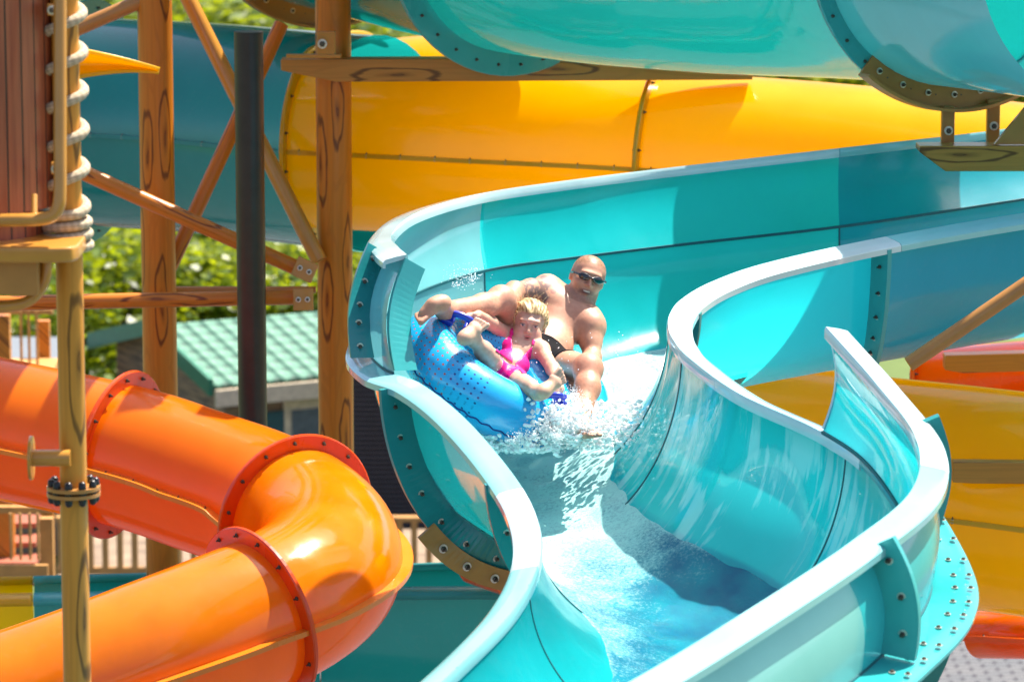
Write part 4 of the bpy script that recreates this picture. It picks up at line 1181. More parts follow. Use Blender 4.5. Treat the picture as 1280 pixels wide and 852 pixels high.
def smooth_verts(V, Fc, it=2, lam=0.5):
    e = np.concatenate([Fc[:, [0, 1]], Fc[:, [1, 2]], Fc[:, [2, 3]], Fc[:, [3, 0]]])
    for _ in range(it):
        S = np.zeros_like(V); c = np.zeros(len(V))
        np.add.at(S, e[:, 0], V[e[:, 1]]); np.add.at(S, e[:, 1], V[e[:, 0]]); np.add.at(c, e[:, 0], 1); np.add.at(c, e[:, 1], 1)
        V = V*(1-lam)+lam*S/np.maximum(c, 1)[:, None]
    return V
def proj(V):
    q = V-np.array([0, 0, CAM_H])
    d = q[..., 1]*CP - q[..., 2]*SP; yc = q[..., 1]*SP + q[..., 2]*CP
    return 640+q[..., 0]/d*FPX, 426-yc/d*FPX, d
nA = lambda v: np.array(v, float)/np.linalg.norm(v)
CR, CU, CT = np.array([1., 0, 0]), np.array([0, SP, CP]), -np.array([0, CP, -SP])     # camera frame: right, up, towards
def vec(r, u, t): return nA(CR*r+CU*u+CT*t)
PP = lambda *a: np.array(P(*a))
def noise3(V, f, seed):
    r = np.random.default_rng(seed); o = np.zeros(len(V))
    for k in range(14):
        d = r.normal(size=3); d /= np.linalg.norm(d); o += np.sin(V@d*f*r.uniform(0.6, 1.6)+r.uniform(0, 6.28))
    return o/14

def head(F, c, fx, fy, fz, s=1.0, child=False, neck=None, nr=0.058):
    fr = np.array([fx, fy, fz])
    def L(x, y, z): return c+(fx*x+fy*y+fz*z)*s
    def E(p, r, k=0.012, sub=False): F.ell(L(*p), np.array(r)*s, fr, k, sub)
    if child:
        E((0, -.012, .028), (.078, .092, .080)); E((0, .026, -.038), (.061, .062, .068), .03)
        E((0, .060, -.092), (.024, .020, .017), .025)
        for q in (-1, 1): E((q*.036, .062, -.038), (.027, .026, .028), .02)
    else:
        E((0, -.012, .026), (.080, .096, .080)); E((0, .022, -.042), (.064, .066, .076), .03)
        E((0, .058, -.108), (.030, .022, .020), .025)
        for q in (-1, 1): E((q*.040, .058, -.022), (.026, .028, .028), .02); E((q*.045, .010, -.085), (.02, .035, .03), .03)
    E((0, .078, .024), (.050, .018, .012), .016)
    for q in (-1, 1): E((q*.031, .100, .002), (.018, .016, .011), .010, True)
    for q in (-1, 1): E((q*.031, .079, .001), (.0135, .0115, .0105), .003)
    nz = .020 if child else .026
    F.cap(L(0, .086, .008), L(0, .092+nz*.6, -.026), .007*s, .0105*s, .010*s)
    for q in (-1, 1): E((q*.011, .094, -.030), (.009, .010, .008), .006)
    zl = -.056 if child else -.062
    E((0, .085, zl+.006), (.022, .009, .006), .006); E((0, .084, zl-.008), (.018, .009, .006), .006)
    E((0, .098, zl-.001), (.017, .010, .0022), .003, True)
    for q in (-1, 1):
        E((q*.078, -.008, -.006), (.008, .019, .030), .006); E((q*.085, -.004, -.004), (.005, .011, .018), .004, True)
    if neck is not None: F.cap(L(0, -.018, -.06), neck, nr*0.95, nr, .03)
    return L
def hand(F, wrist, d, n, th, s=1.0, curl=0.9, k=0.006):
    """d: towards the fingers, n: palm side, th: thumb side"""
    d, n, th = nA(d), nA(n), nA(th); w = np.array(wrist)
    pc = w+d*.048*s
    F.ell(pc, np.array([.048, .016, .042])*s, np.array([d, n, th]), .012)
    for i, (off, ln) in enumerate(((.030, .074), (.010, .084), (-.010, .078), (-.029, .062))):
        p = w+d*.088*s+th*off*s; a = 0.25*curl+0.05*i; r = (.0085-.0005*i)*s
        for j, q in enumerate((.45, .30, .25)):
            v = d*math.cos(a)+n*math.sin(a); b = p+v*ln*s*q
            F.cap(p, b, r*(1-.08*j), r*(.94-.08*j), k if j == 0 else .003); p = b; a += .85*curl
    p = w+d*.022*s+th*.030*s; v = nA(d*.6+th*.75+n*.25); b = p+v*.042*s; F.cap(p, b, .013*s, .010*s, .012)
    c = b+nA(d*.85+th*.15+n*.6*curl)*.034*s; F.cap(b, c, .0098*s, .0080*s, .003)
def foot(F, ankle, heel, ball, sole, big, s=1.0, ra=0.033):
    """sole: direction the sole faces; big: direction of the big toe side"""
    ankle, heel, ball = map(np.array, (ankle, heel, ball)); ax = nA(ball-heel); sole = nA(sole-ax*(np.array(sole)@ax)); big = nA(big-ax*(np.array(big)@ax)-sole*(np.array(big)@sole))
    F.ell(heel-sole*.012*s, np.array([.040, .030, .030])*s, np.array([ax, big, sole]), .02)
    F.ell((heel+ball)/2-sole*.018*s-big*.006*s, np.array([.075, .030, .024])*s, np.array([ax, big, sole]), .03)
    F.ell(ball-ax*.004*s-sole*.010*s, np.array([.030, .044, .020])*s, np.array([ax, big, sole]), .015*s)
    F.cap(ankle, (heel+ball)/2-sole*.03*s, ra, ra*.8, .03); F.cap(ankle, heel-sole*.02*s, ra, .028*s, .03)
    for i, (off, ln, r) in enumerate(((.031, .044, .0150), (.0105, .042, .0108), (-.0065, .037, .0100), (-.0215, .031, .0094), (-.035, .023, .0090))):
        p = ball+big*off*s+ax*.016*s-sole*.006*s; q = p+(ax*.9+big*(off*2.0)+sole*.12)*ln*s
        F.cap(p, q, r*.80*s, r*1.05*s, .002)
mskin = None
def skin_material(name, rough=0.5):
    m, nt, b, out = new_mat(name)
    at = node(nt, 'ShaderNodeAttribute'); at.attribute_name = 'tone'
    tc = node(nt, 'ShaderNodeTexCoord'); n = node(nt, 'ShaderNodeTexNoise'); n.inputs['Scale'].default_value = 55; n.inputs['Detail'].default_value = 4
    link(nt, tc.outputs['Object'], n.inputs['Vector'])
    link(nt, mixc(nt, 1.0, at.outputs['Color'], ramp(nt, n.outputs[0], [(0.3, (0.86, 0.82, 0.80)), (0.7, (1.0, 1.0, 1.0))]), 'MULTIPLY'), b.inputs['Base Color'])
    b.inputs['Roughness'].default_value = rough
    b.inputs['Subsurface Weight'].default_value = 0.18; b.inputs['Subsurface Radius'].default_value = (0.02, 0.008, 0.004); b.inputs['Subsurface Scale'].default_value = 0.5
    b.inputs['Coat Weight'].default_value = 0.12; b.inputs['Coat Roughness'].default_value = 0.25
    bp = node(nt, 'ShaderNodeBump'); bp.inputs['Strength'].default_value = 0.15; bp.inputs['Distance'].default_value = 0.003
    link(nt, n.outputs[0], bp.inputs['Height']); link(nt, bp.outputs[0], b.inputs['Normal'])
    return m
msk = skin_material('skin')
def blend(col, w, c): return col*(1-w[:, None])+np.array(c)[None]*w[:, None]
def near(V, p, r, soft=0.5): 
    d = np.linalg.norm(V-np.array(p), axis=1)/r
    return np.clip((1-d)/soft, 0, 1)

# ---------------------------------------------------------------- inflatable tube
tc_ = PP(611, 472, 16.22)
tn = nA(CR*.50+CU*.80+CT*.30)                # axis of the rings
back = nA(np.cross(tn, CR*.8-CU*.5)); back = back if back@CT < 0 else -back
side = nA(np.cross(back, tn)); side = side if side@CR > 0 else -side       # long direction seen, down to the right
ring = thing('inflatable_tube', tuple(tc_), 'bright blue inflatable ring raft with red and dark dots carrying the two riders', 'inflatable tube')
RM, RR = 0.292, 0.128
m, nt, b, out = new_mat('blue_vinyl')
uvn = node(nt, 'ShaderNodeUVMap'); sx = node(nt, 'ShaderNodeSeparateXYZ'); link(nt, uvn.outputs[0], sx.inputs[0])
U_, V_ = sx.outputs[0], sx.outputs[1]        # u metres round the ring, v metres round the section
fu = mth(nt, 'SUBTRACT', mth(nt, 'FRACT', mth(nt, 'DIVIDE', U_, 0.031)), 0.5)
fv = mth(nt, 'SUBTRACT', mth(nt, 'FRACT', mth(nt, 'DIVIDE', V_, 0.026)), 0.5)
dd = mth(nt, 'ADD', mth(nt, 'POWER', mth(nt, 'ABSOLUTE', fu), 2.0), mth(nt, 'MULTIPLY', mth(nt, 'POWER', mth(nt, 'ABSOLUTE', fv), 2.0), 0.8))
dot = mth(nt, 'LESS_THAN', dd, 0.026)
at = node(nt, 'ShaderNodeAttribute'); at.attribute_name = 'dots'
sp = node(nt, 'ShaderNodeSeparateColor'); link(nt, at.outputs['Color'], sp.inputs[0])
dmask = mth(nt, 'MULTIPLY', dot, mth(nt, 'GREATER_THAN', sp.outputs[0], 0.5))
dcol = mixc(nt, mth(nt, 'GREATER_THAN', sp.outputs[1], 0.5), (0.01, 0.05, 0.22), (0.45, 0.10, 0.09))
link(nt, mixc(nt, dmask, (0.0, 0.38, 0.74), dcol), b.inputs['Base Color'])
b.inputs['Roughness'].default_value = 0.22; b.inputs['Coat Weight'].default_value = 0.7; b.inputs['Coat Roughness'].default_value = 0.08
tc = node(nt, 'ShaderNodeTexCoord'); nz = node(nt, 'ShaderNodeTexNoise'); nz.inputs['Scale'].default_value = 26
link(nt, tc.outputs['Object'], nz.inputs['Vector']); bp = node(nt, 'ShaderNodeBump'); bp.inputs['Strength'].default_value = 0.12; bp.inputs['Distance'].default_value = 0.01
link(nt, nz.outputs[0], bp.inputs['Height']); link(nt, bp.outputs[0], b.inputs['Normal'])
mvinyl = m
def torus(name, c, A, B_, N_, Rm, Rr, mat, parent, nu=120, nv=44):
    V = []; uv = []; dots = []
    for i in range(nu):
        a = 2*math.pi*i/nu; e = A*math.cos(a)+B_*math.sin(a)
        wr = 1+0.012*math.sin(a*23)*1
        for j in range(nv):
            p = 2*math.pi*j/nv; rr = Rr*(1+0.010*math.sin(a*30+1)*max(0, math.cos(p-math.pi)) + 0.006*math.sin(a*37)*max(0, math.cos(p)))
            V.append(c+e*(Rm+rr*math.cos(p))+N_*rr*math.sin(p)); uv.append((a*(Rm+Rr*.6), p*Rr))
    V = np.array(V); pxs, pys, ds = proj(V)
    v0 = (V-c); la = v0@side; lt = v0@tn
    dotm = (la < 0.03) & (la > -0.40) & (name == 'front_ring'); red = la < -0.10+0.5*0
    colr = np.zeros((len(V), 3)); colr[:, 0] = dotm; colr[:, 1] = (la+0.3*(lt)) < -0.13
    o = mesh(name, V, gridfaces(nu, nv, True)+[((nu-1)*nv+j, (nu-1)*nv+(j+1) % nv, (j+1) % nv, j) for j in range(nv)], mat, parent, True, uv, colors={'dots': colr})
    return o
torus('front_ring', tc_, side, -back, tn, RM, RR, mvinyl, ring)
tc2 = tc_+back*0.54-tn*0.07+side*0.12
torus('rear_ring', tc2, side, -back, tn, RM, RR*0.92, mvinyl, ring)
# wavy weld seam round the outside
path = []
for i in range(241):
    a = 2*math.pi*i/240; e = side*math.cos(a)-back*math.sin(a); p = -0.38+0.035*math.sin(a*44)
    path.append(tc_+e*(RM+(RR+.001)*math.cos(p))+tn*(RR+.001)*math.sin(p))
sweep('weld_seam', path, circle(0.0036, 6), plain('dark_blue_seam', (0.0, 0.04, 0.22), 0.3), ring, tuple(tn))
mhandle = plain('royal_blue_handle', (0.005, 0.03, 0.42), 0.3, coat=0.4)
def grip(c, u, v, parent, w=0.075, h=0.045):
    pts = [c-u*w-v*.03, c-u*w*.85+v*h*.6, c-u*w*.4+v*h, c+u*w*.4+v*h, c+u*w*.85+v*h*.6, c+u*w-v*.03]
    sweep('grab_handle', crom(pts, np.linspace(0, 5, 30)), rrect(0.030, 0.022, 0.008), mhandle, parent, tuple(nA(np.cross(u, v))))
    for q in (-1, 1):
        cc = c+u*q*w-v*.012
        mb = MB(); mb.box(cc, Vector(u)*.028, Vector(np.cross(u, v))*.030, Vector(v)*.016); mb.build('handle_patch', mhandle, parent, bevel=0.008)
h1 = PP(575, 402, 16.10); h2 = PP(686, 500, 15.98)
grip(h1, nA(side*.6+CU*.1), nA(tn*.8+CT*.5), ring, .05, .035); grip(h2, nA(side*.7+CU*.4), nA(tn*.7+CT*.7), ring, .05, .04)

# ---------------------------------------------------------------- the man
F = Field(PP(505, 330, 16.9)*np.array([1, 1, 1])+np.array([-.02, -1.25, -1.05]), np.array([.56, 17.35+0.2, 0]) + np.array([0, 0, P(700, 300, 17.2).z]), 0.0048)
F = Field(np.array([-.46, P(640, 426, 15.65).y, P(700, 575, 16.4).z]), np.array([.50, P(640, 426, 17.75).y, P(700, 300, 17.1).z]), 0.0050)
hips, belly, chest, nb = PP(672, 452, 16.72), PP(684, 428, 16.84), PP(703, 399, 16.98), PP(717, 378, 17.10)
shR, shL = PP(684, 362, 17.04), PP(738, 409, 16.93)
ta = nA(nb-hips); sx_ = nA((shL-shR)-ta*((shL-shR)@ta)); fz_ = np.cross(sx_, ta); fz_ = fz_ if fz_@CT > 0 else -fz_
TF = np.array([sx_, ta, fz_])
F.ell(chest, (.148, .125, .092), TF, .05); F.ell(belly, (.118, .13, .078), TF, .05); F.ell(hips, (.135, .09, .09), TF, .05)
for q in (-1, 1):
    F.ell(chest+sx_*q*.075+ta*.03+fz_*.060, (.075, .058, .045), TF, .03)          # chest muscles
F.cap(shR, shL, .056, .056, .05); F.cap(nb, shR, .05, .058, .05); F.cap(nb, shL, .05, .058, .05)
hu = nA(CR*.30+CU*.95+CT*.05); hf = CR*.16+CU*(-.02)+CT*1.0; hf = nA(hf-hu*(hf@hu)); hx = np.cross(hf, hu)
HC = PP(734.5, 347, 17.02); MS = 0.95
ML = head(F, HC, hx, hf, hu, MS, False, nb, .057)
# arms
elR, haR = PP(643, 364, 16.80), PP(622, 398, 16.52)
F.cap(shR, (shR+elR)/2, .055, .048, .03); F.cap((shR+elR)/2, elR, .048, .040, .03); F.cap(elR, (elR*.6+haR*.4), .045, .044, .02); F.cap((elR*.6+haR*.4), haR, .044, .028, .02)
hand(F, haR, haR-elR, -tn, side, 1.0, 1.0)
elL, haL = PP(740, 447, 16.84), PP(712, 484, 16.40)
F.cap(shL, (shL+elL)/2, .053, .043, .03); F.cap((shL+elL)/2, elL, .043, .036, .03); F.cap(elL, (elL*.6+haL*.4), .043, .042, .02); F.cap((elL*.6+haL*.4), haL, .042, .028, .02)
hand(F, haL, nA(haL-elL), nA(-CU*.8+CT*.3), nA(-CR), 1.0, 1.0)
# legs
hpR, knR, anR = PP(657, 446, 16.78), PP(627, 376, 16.42), PP(556, 387, 16.10)
F.cap(hpR, (hpR+knR)/2, .082, .070, .04); F.cap((hpR+knR)/2, knR, .070, .056, .03); F.ell(knR+CU*.01+CT*.008, (.056, .056, .056), None, .03)
cf = (knR*.68+anR*.32)-CU*.012; F.cap(knR, cf, .050, .053, .03); F.cap(cf, anR, .052, .033, .03)
foot(F, anR, PP(553, 383, 15.98), PP(534, 393, 15.95), nA(-CR*.2-CU*.8-CT*.2), nA(CT*.8+CR*.3), .92, .036)
hpL, knL, anL = PP(692, 460, 16.72), PP(735, 461, 16.30), PP(724, 532, 16.06)
F.cap(hpL, (hpL+knL)/2, .082, .070, .04); F.cap((hpL+knL)/2, knL, .070, .057, .03); F.ell(knL+CU*.006, (.060, .062, .060), None, .03)
cf = (knL*.66+anL*.34)+CR*.010; F.cap(knL, cf, .052, .053, .03); F.cap(cf, anL, .052, .033, .03)
foot(F, anL, anL-CU*.05-CT*.02, PP(737, 545, 15.92), nA(-CU), nA(-CR), 1.0, .036)
MV, MF_ = surface_nets(F.F, F.lo, F.h); MV = smooth_verts(MV, MF_, 1)
col = np.tile(np.array([.58, .30, .19]), (len(MV), 1))
nse = noise3(MV, 40, 1)
col = blend(col, np.clip(nse*.6+.1, 0, .4), (.60, .24, .16))
loc = (MV-HC)/MS; hl = np.stack([loc@hx, loc@hf, loc@hu], 1)
inh = np.linalg.norm(MV-HC, axis=1) < .15
fine = noise3(MV, 500, 2)
hairw = np.clip((hl[:, 2]-(.034+.45*np.maximum(hl[:, 1]-.01, 0)))/.02, 0, 1)*inh*(hl[:, 1] < .075)
hairw = np.maximum(hairw, np.clip((-.0-hl[:, 1])/.02, 0, 1)*inh*(hl[:, 2] > -.05)*(np.abs(hl[:, 0]) < .0765))
col = blend(col, hairw*np.clip(.7+fine*1.0, 0, .95), (.21, .10, .035))
stub = np.clip((-.045-hl[:, 2])/.02, 0, 1)*inh*np.clip((hl[:, 1]-.0)/.03, 0, 1)*np.clip(.5+fine, 0, .6)
col = blend(col, stub*.7, (.25, .14, .10))
col = blend(col, inh*np.clip(1.6-np.abs(hl[:, 2]+.063)/.0085, 0, 1)*np.clip(1.6-np.abs(hl[:, 0])/.026, 0, 1)*(hl[:, 1] > .07), (.16, .05, .04))
teeth = inh*np.clip(1-np.abs(hl[:, 2]+.0595)/.004, 0, 1)*(np.abs(hl[:, 0]) < .015)*(hl[:, 1] > .07)
col = blend(col, np.clip(teeth*1.5, 0, 1), (.75, .68, .60))
col = blend(col, near(MV, ML(0, .11, -.03), .02)*.35, (.60, .20, .15))
# tattoo band on the raised upper arm
at_ = (MV-shR)@(elR-shR)/((elR-shR)@(elR-shR)); pr = np.linalg.norm(MV-(shR+at_[:, None]*(elR-shR)), axis=1)
tat = ((at_ > .12) & (at_ < .95) & (pr < .075) & (noise3(MV, 95, 5)+noise3(MV, 240, 6)*.7 > -.02)).astype(float)
col = blend(col, tat*.72, (.09, .085, .10))
for p, r_ in ((knR, .09), (knL, .09), (elL, .06)): col = blend(col, near(MV, p, r_)*.25, (.60, .22, .15))
hairy = np.clip(noise3(MV, 380, 8)*3, 0, 1)*np.clip(near(MV, (knR+anR)/2, .2)+near(MV, (knL+anL)/2, .2), 0, 1)*.28
col = blend(col, hairy, (.26, .13, .06))
for q in (-1, 1):
    col = blend(col, near(MV, chest+sx_*q*.085+ta*.018+fz_*.103, .017, .3)*.8, (.34, .12, .09))
man = mesh('person', MV, MF_, msk, None, True, colors={'tone': col}, origin=tuple(hips))
tag(man, 'bare-chested man in dark sunglasses reclining behind the girl with both knees raised', 'person')
X, Y, Z = F.coords()
def cloth_from(F, region, off=0.005):
    return np.maximum(F.F-off, region.astype(np.float32))
def cap_region(X, Y, Z, a, b, ra, rb):
    a, b = np.array(a), np.array(b); ab = b-a; t = np.clip(((X-a[0])*ab[0]+(Y-a[1])*ab[1]+(Z-a[2])*ab[2])/(ab@ab), 0, 1)
    return np.sqrt((X-a[0]-t*ab[0])**2+(Y-a[1]-t*ab[1])**2+(Z-a[2]-t*ab[2])**2)-(ra+(rb-ra)*t)
reg = np.minimum(cap_region(X, Y, Z, hpR-ta*.03, hpR*.6+knR*.4, .13, .10), cap_region(X, Y, Z, hpL-ta*.03, hpL*.7+knL*.3, .13, .10))
reg = np.minimum(reg, cap_region(X, Y, Z, hips-ta*.06, hips-ta*.04, .17, .165))
v, f = surface_nets(cloth_from(F, reg, .007), F.lo, F.h)
m_tr = plain('black_swim_fabric', (0.008, 0.008, 0.010), 0.9, 0, 0.3, 40, 0.3); m_tr.node_tree.nodes['Principled BSDF'].inputs['Specular IOR Level'].default_value = 0.1
mesh('swim_trunks', smooth_verts(v, f, 1), f, m_tr, man, True)
del X, Y, Z, reg
# dark sport sunglasses with a strap
G = Field(HC-.14, HC+.14, 0.0022)
fr = np.array([hx, hf, hu])
for q in (-1, 1):
    ax_ = nA(hx*1.0-hf*q*.28); fr2 = np.array([ax_, nA(hf+hx*q*.28), hu])
    G.ell(ML(q*.033, .096, .004), np.array([.0285, .0085, .0175])*MS, fr2, .003)
    G.cap(ML(q*.056, .086, .006), ML(q*.076, .055, .006), .0065, .0055, .005); G.cap(ML(q*.076, .055, .006), ML(q*.084, -.004, .004), .0055, .005, .005)
G.cap(ML(-.01, .106, .008), ML(.01, .106, .008), .0045, .0045, .006)
v, f = surface_nets(G.F, G.lo, G.h)
m_gl = plain('black_glossy_lens', (0.008, 0.008, 0.009), 0.07, coat=1.0)
mesh('sunglasses', smooth_verts(v, f, 1), f, m_gl, man, True)

# ---------------------------------------------------------------- the girl
F = Field(np.array([-.29, P(640, 426, 15.70).y, P(700, 545, 16.1).z]), np.array([.30, P(640, 426, 16.85).y, P(700, 355, 16.6).z]), 0.0036)
chips, cbel, cch, cnb = PP(630, 473, 16.18), PP(638, 456, 16.30), PP(648, 438, 16.42), PP(657, 424, 16.48)
s1, s2 = PP(632, 418, 16.47), PP(676, 437, 16.40)
ta = nA(cnb-chips); sx_ = nA((s2-s1)-ta*((s2-s1)@ta)); fz_ = np.cross(sx_, ta); fz_ = fz_ if fz_@CT > 0 else -fz_
TF = np.array([sx_, ta, fz_])
F.ell(cch, (.088, .072, .060), TF, .03); F.ell(cbel, (.078, .08, .060), TF, .03); F.ell(chips, (.085, .06, .064), TF, .03)
F.cap(s1, s2, .034, .034, .03); F.cap(cnb, s1, .026, .031, .03); F.cap(cnb, s2, .026, .031, .03)
cu = nA(CR*.16+CU*.97+CT*.10); cf_ = CR*.02+CU*(-.06)+CT; cf_ = nA(cf_-cu*(cf_@cu)); cx = np.cross(cf_, cu)
CC = PP(661, 405, 16.47); CS = .90
CL = head(F, CC, cx, cf_, cu, CS, True, cnb, .036)
e1, h1_ = PP(614, 404, 16.34), PP(598, 393, 16.17)
F.cap(s1, e1, .034, .028, .02); F.cap(e1, h1_, .028, .019, .02); hand(F, h1_, nA(-CR*.9-CU*.1+CT*.5), nA(-CU*.8-CT*.2), nA(CR*.2+CU*.3+CT), .62, 1.15)
e2, h2_ = PP(691, 461, 16.28), PP(700, 486, 16.10)
F.cap(s2, e2, .034, .028, .02); F.cap(e2, h2_, .028, .019, .02); hand(F, h2_, nA(-CR*.5-CU*.7+CT*.4), nA(-CR*.5+CU*.2-CT*.5), nA(CT*.6-CR*.2-CU*.1), .62, 1.15)
p1, k1, a1 = PP(620, 465, 16.24), PP(612, 447, 16.03), PP(592, 424, 15.93)
F.cap(p1, k1, .050, .040, .02); F.cap(k1, (k1*.6+a1*.4), .038, .038, .02); F.cap((k1*.6+a1*.4), a1, .037, .024, .02)
foot(F, a1, PP(582, 421, 15.86), PP(596, 408, 15.90), nA(CT*.95-CR*.1), nA(CR), .74, .023)
p2, k2, a2 = PP(644, 474, 16.20), PP(654, 480, 15.98), PP(673, 491, 15.88)
F.cap(p2, k2, .050, .040, .02); F.cap(k2, (k2*.6+a2*.4), .038, .038, .02); F.cap((k2*.6+a2*.4), a2, .037, .024, .02)
foot(F, a2, PP(680, 489, 15.82), PP(696, 475, 15.86), nA(CT*.95+CR*.1), nA(-CR*.8+CU*.5), .76, .023)
CV, CF = surface_nets(F.F, F.lo, F.h); CV = smooth_verts(CV, CF, 1)
col = np.tile(np.array([.66, .41, .29]), (len(CV), 1))
col = blend(col, np.clip(noise3(CV, 40, 1)*.6+.1, 0, .35), (.66, .34, .24))
loc = (CV-CC)/CS; hl = np.stack([loc@cx, loc@cf_, loc@cu], 1); inh = (np.linalg.norm(CV-CC, axis=1) < .13)*(hl[:, 1] > .05)
def spot(x, z, rx, rz, c, w=1.0, p=1.0):
    global col
    d = np.sqrt(((hl[:, 0]-x)/rx)**2+((hl[:, 2]-z)/rz)**2); col = blend(col, np.clip((1-d)*2.2*p, 0, 1)*inh*w, c)
for q in (-1, 1):
    spot(q*.031, .001, .0145, .0055, (.72, .66, .62)); spot(q*.031, .000, .0075, .0070, (.05, .07, .09)); spot(q*.031, .0062, .0175, .0032, (.22, .11, .07), .9)
    spot(q*.031, .019, .020, .0040, (.42, .25, .12), .6); spot(q*.038, -.030, .026, .022, (.74, .30, .22), .45, .6)
spot(0, -.050, .021, .0075, (.58, .17, .14), .9); spot(0, -.0635, .017, .006, (.60, .19, .16), .85); spot(0, -.0570, .014, .0030, (.12, .03, .03), 1.0)
for q in (-1, 1): spot(q*.006, -.036, .0035, .0025, (.28, .12, .09), .8)
for hb, s_ in ((PP(588, 415, 15.87), .045), (PP(689, 482, 15.83), .05)): col = blend(col, near(CV, hb, s_)*.4, (.72, .50, .30))
girl = mesh('person', CV, CF, msk, None, True, colors={'tone': col}, origin=tuple(chips))
tag(girl, 'small blonde girl in a pink bikini riding the blue tube with feet up', 'person')
X, Y, Z = F.coords()
pxg, pyg, dg = proj(np.stack([X, Y, Z], -1))
def poly_sd(px, py, pts):
    """signed distance in picture units to a convex patch"""
    d = np.full(px.shape, -1e9)
    c = np.mean(pts, axis=0)
    for i in range(len(pts)):
        a = np.array(pts[i]); b_ = np.array(pts[(i+1) % len(pts)]); e = b_-a; n_ = np.array([e[1], -e[0]])/np.linalg.norm(e)
        if (c-a)@n_ > 0: n_ = -n_
        d = np.maximum(d, (px-a[0])*n_[0]+(py-a[1])*n_[1])
    return d/295.0
front = (X-cch[0])*fz_[0]+(Y-cch[1])*fz_[1]+(Z-cch[2])*fz_[2]
r1 = poly_sd(pxg, pyg, [(619, 438), (630, 425), (640, 416), (641, 454)]); r2 = poly_sd(pxg, pyg, [(643, 455), (657, 441), (666, 432), (661, 465), (653, 467)])
reg = np.maximum(np.minimum(r1, r2), .0-front)
def strap(a, b_, w): return cap_region(X, Y, Z, a, b_, w, w)
sa = PP(639, 420, 16.38); sb = PP(640, 412, 16.44); sc_ = PP(665, 434, 16.34); sd_ = PP(667, 426, 16.38)
reg = np.minimum(reg, np.minimum(strap(sa, sb, .009), strap(sc_, sd_, .008)))
bandr = np.abs((X-cch[0])*ta[0]+(Y-cch[1])*ta[1]+(Z-cch[2])*ta[2]+.048)-.006
regx = np.minimum(reg, np.maximum(bandr, np.linalg.norm(np.stack([X-cch[0], Y-cch[1], Z-cch[2]]), axis=0)-.088))
v, f = surface_nets(cloth_from(F, reg, .0042), F.lo, F.h)
mpink = plain('magenta_swim_fabric', (0.72, 0.005, 0.22), 0.45, 0, 0.12, 60, 0.2)
mesh('bikini_top', smooth_verts(v, f, 1), f, mpink, girl, True)
al_ = (X-chips[0])*ta[0]+(Y-chips[1])*ta[1]+(Z-chips[2])*ta[2]
reg = np.maximum(al_-.022, np.linalg.norm(np.stack([X-chips[0], Y-chips[1], Z-chips[2]]), axis=0)-.098)
v, f = surface_nets(cloth_from(F, reg, .0045), F.lo, F.h)
mesh('bikini_bottom', smooth_verts(v, f, 1), f, mpink, girl, True)
del X, Y, Z, pxg, pyg, dg, reg
# blonde hair: a close cap plus loose strands
G = Field(CC-.16, CC+.16, 0.003)
X, Y, Z = G.coords(); q = np.stack([X-CC[0], Y-CC[1], Z-CC[2]], -1)/CS; lx, ly, lz = q@cx, q@cf_, q@cu
k0 = np.sqrt((lx/.091)**2+((ly+.020)/.106)**2+((lz-.030)/.093)**2); d = (k0-1)*.088
pts_ = np.stack([X.ravel(), Y.ravel(), Z.ravel()], 1)
ang = np.arctan2(lx, lz); d = d-.0013*np.sin(ang*34+ly*60)-.0022*np.sin(ang*9+ly*50+2)-.002*np.sin(lx*120+ly*80)
hairline = np.minimum((lz-.040)-.30*np.maximum(-ly, 0)*-3.2, 9)
face = ly-(.030+.0+.9*np.maximum(lz-.030, 0)); face2 = -.055-lz
d = np.maximum(d, np.minimum(face, .060-lz)*.7)
d = np.maximum(d, (-.060-lz)*.8)
G.F = (d*CS).astype(np.float32)
hv, hf2 = surface_nets(G.F, G.lo, G.h); hv = smooth_verts(hv, hf2, 1)
mhair, nt, b, out = new_mat('blonde_hair')
tcn = node(nt, 'ShaderNodeTexCoord'); nz = node(nt, 'ShaderNodeTexNoise'); nz.inputs['Scale'].default_value = 60; mp = node(nt, 'ShaderNodeMapping'); mp.inputs['Scale'].default_value = (2.5, .5, 1)
link(nt, tcn.outputs['Object'], mp.inputs[0]); link(nt, mp.outputs[0], nz.inputs['Vector'])
link(nt, ramp(nt, nz.outputs[0], [(0.3, (0.20, 0.12, 0.05)), (0.5, (0.50, 0.35, 0.16)), (0.7, (0.74, 0.58, 0.32))]), b.inputs['Base Color'])
b.inputs['Roughness'].default_value = 0.45
hb = MB(); hb.add(hv, [tuple(x) for x in hf2])
r = np.random.default_rng(5)
for i in range(300):
    a = r.uniform(-2.6, 2.6); e = r.uniform(-.5, 1.45)
    dr = nA(cx*math.sin(a)*math.cos(e)+(-cf_*.5-cf_*math.cos(a)*.3)*math.cos(e)*1.0+cu*math.sin(e)+cx*.1)
    if dr@cf_ > .62: continue
    p = CC+(cx*(dr@cx)*.084+cf_*((dr@cf_)*.097-.012)+cu*((dr@cu)*.086+.028))*CS
    flow = nA(-cf_*.6-cu*.25+cx*(.55 if i % 3 else -.3)+r.normal(size=3)*.45)
    L_ = r.uniform(.03, .075); P0 = p; pts = [P0]
    v_ = nA(dr*.12+flow*1.0)
    for k_ in range(5):
        pts.append(pts[-1]+v_*L_/5); v_ = nA(v_+flow*.35-np.array([0, 0, .14])+r.normal(size=3)*.14)
    vv, ff, uu = sweep_geo(pts, circle(r.uniform(.0006, .0014), 4), tuple(nA(np.cross(v_, [.3, .5, .2]))), True, [1, 1, .9, .8, .6, .3]); hb.add(vv, ff)
hb.build('hair', mhair, girl, True)
del X, Y, Z

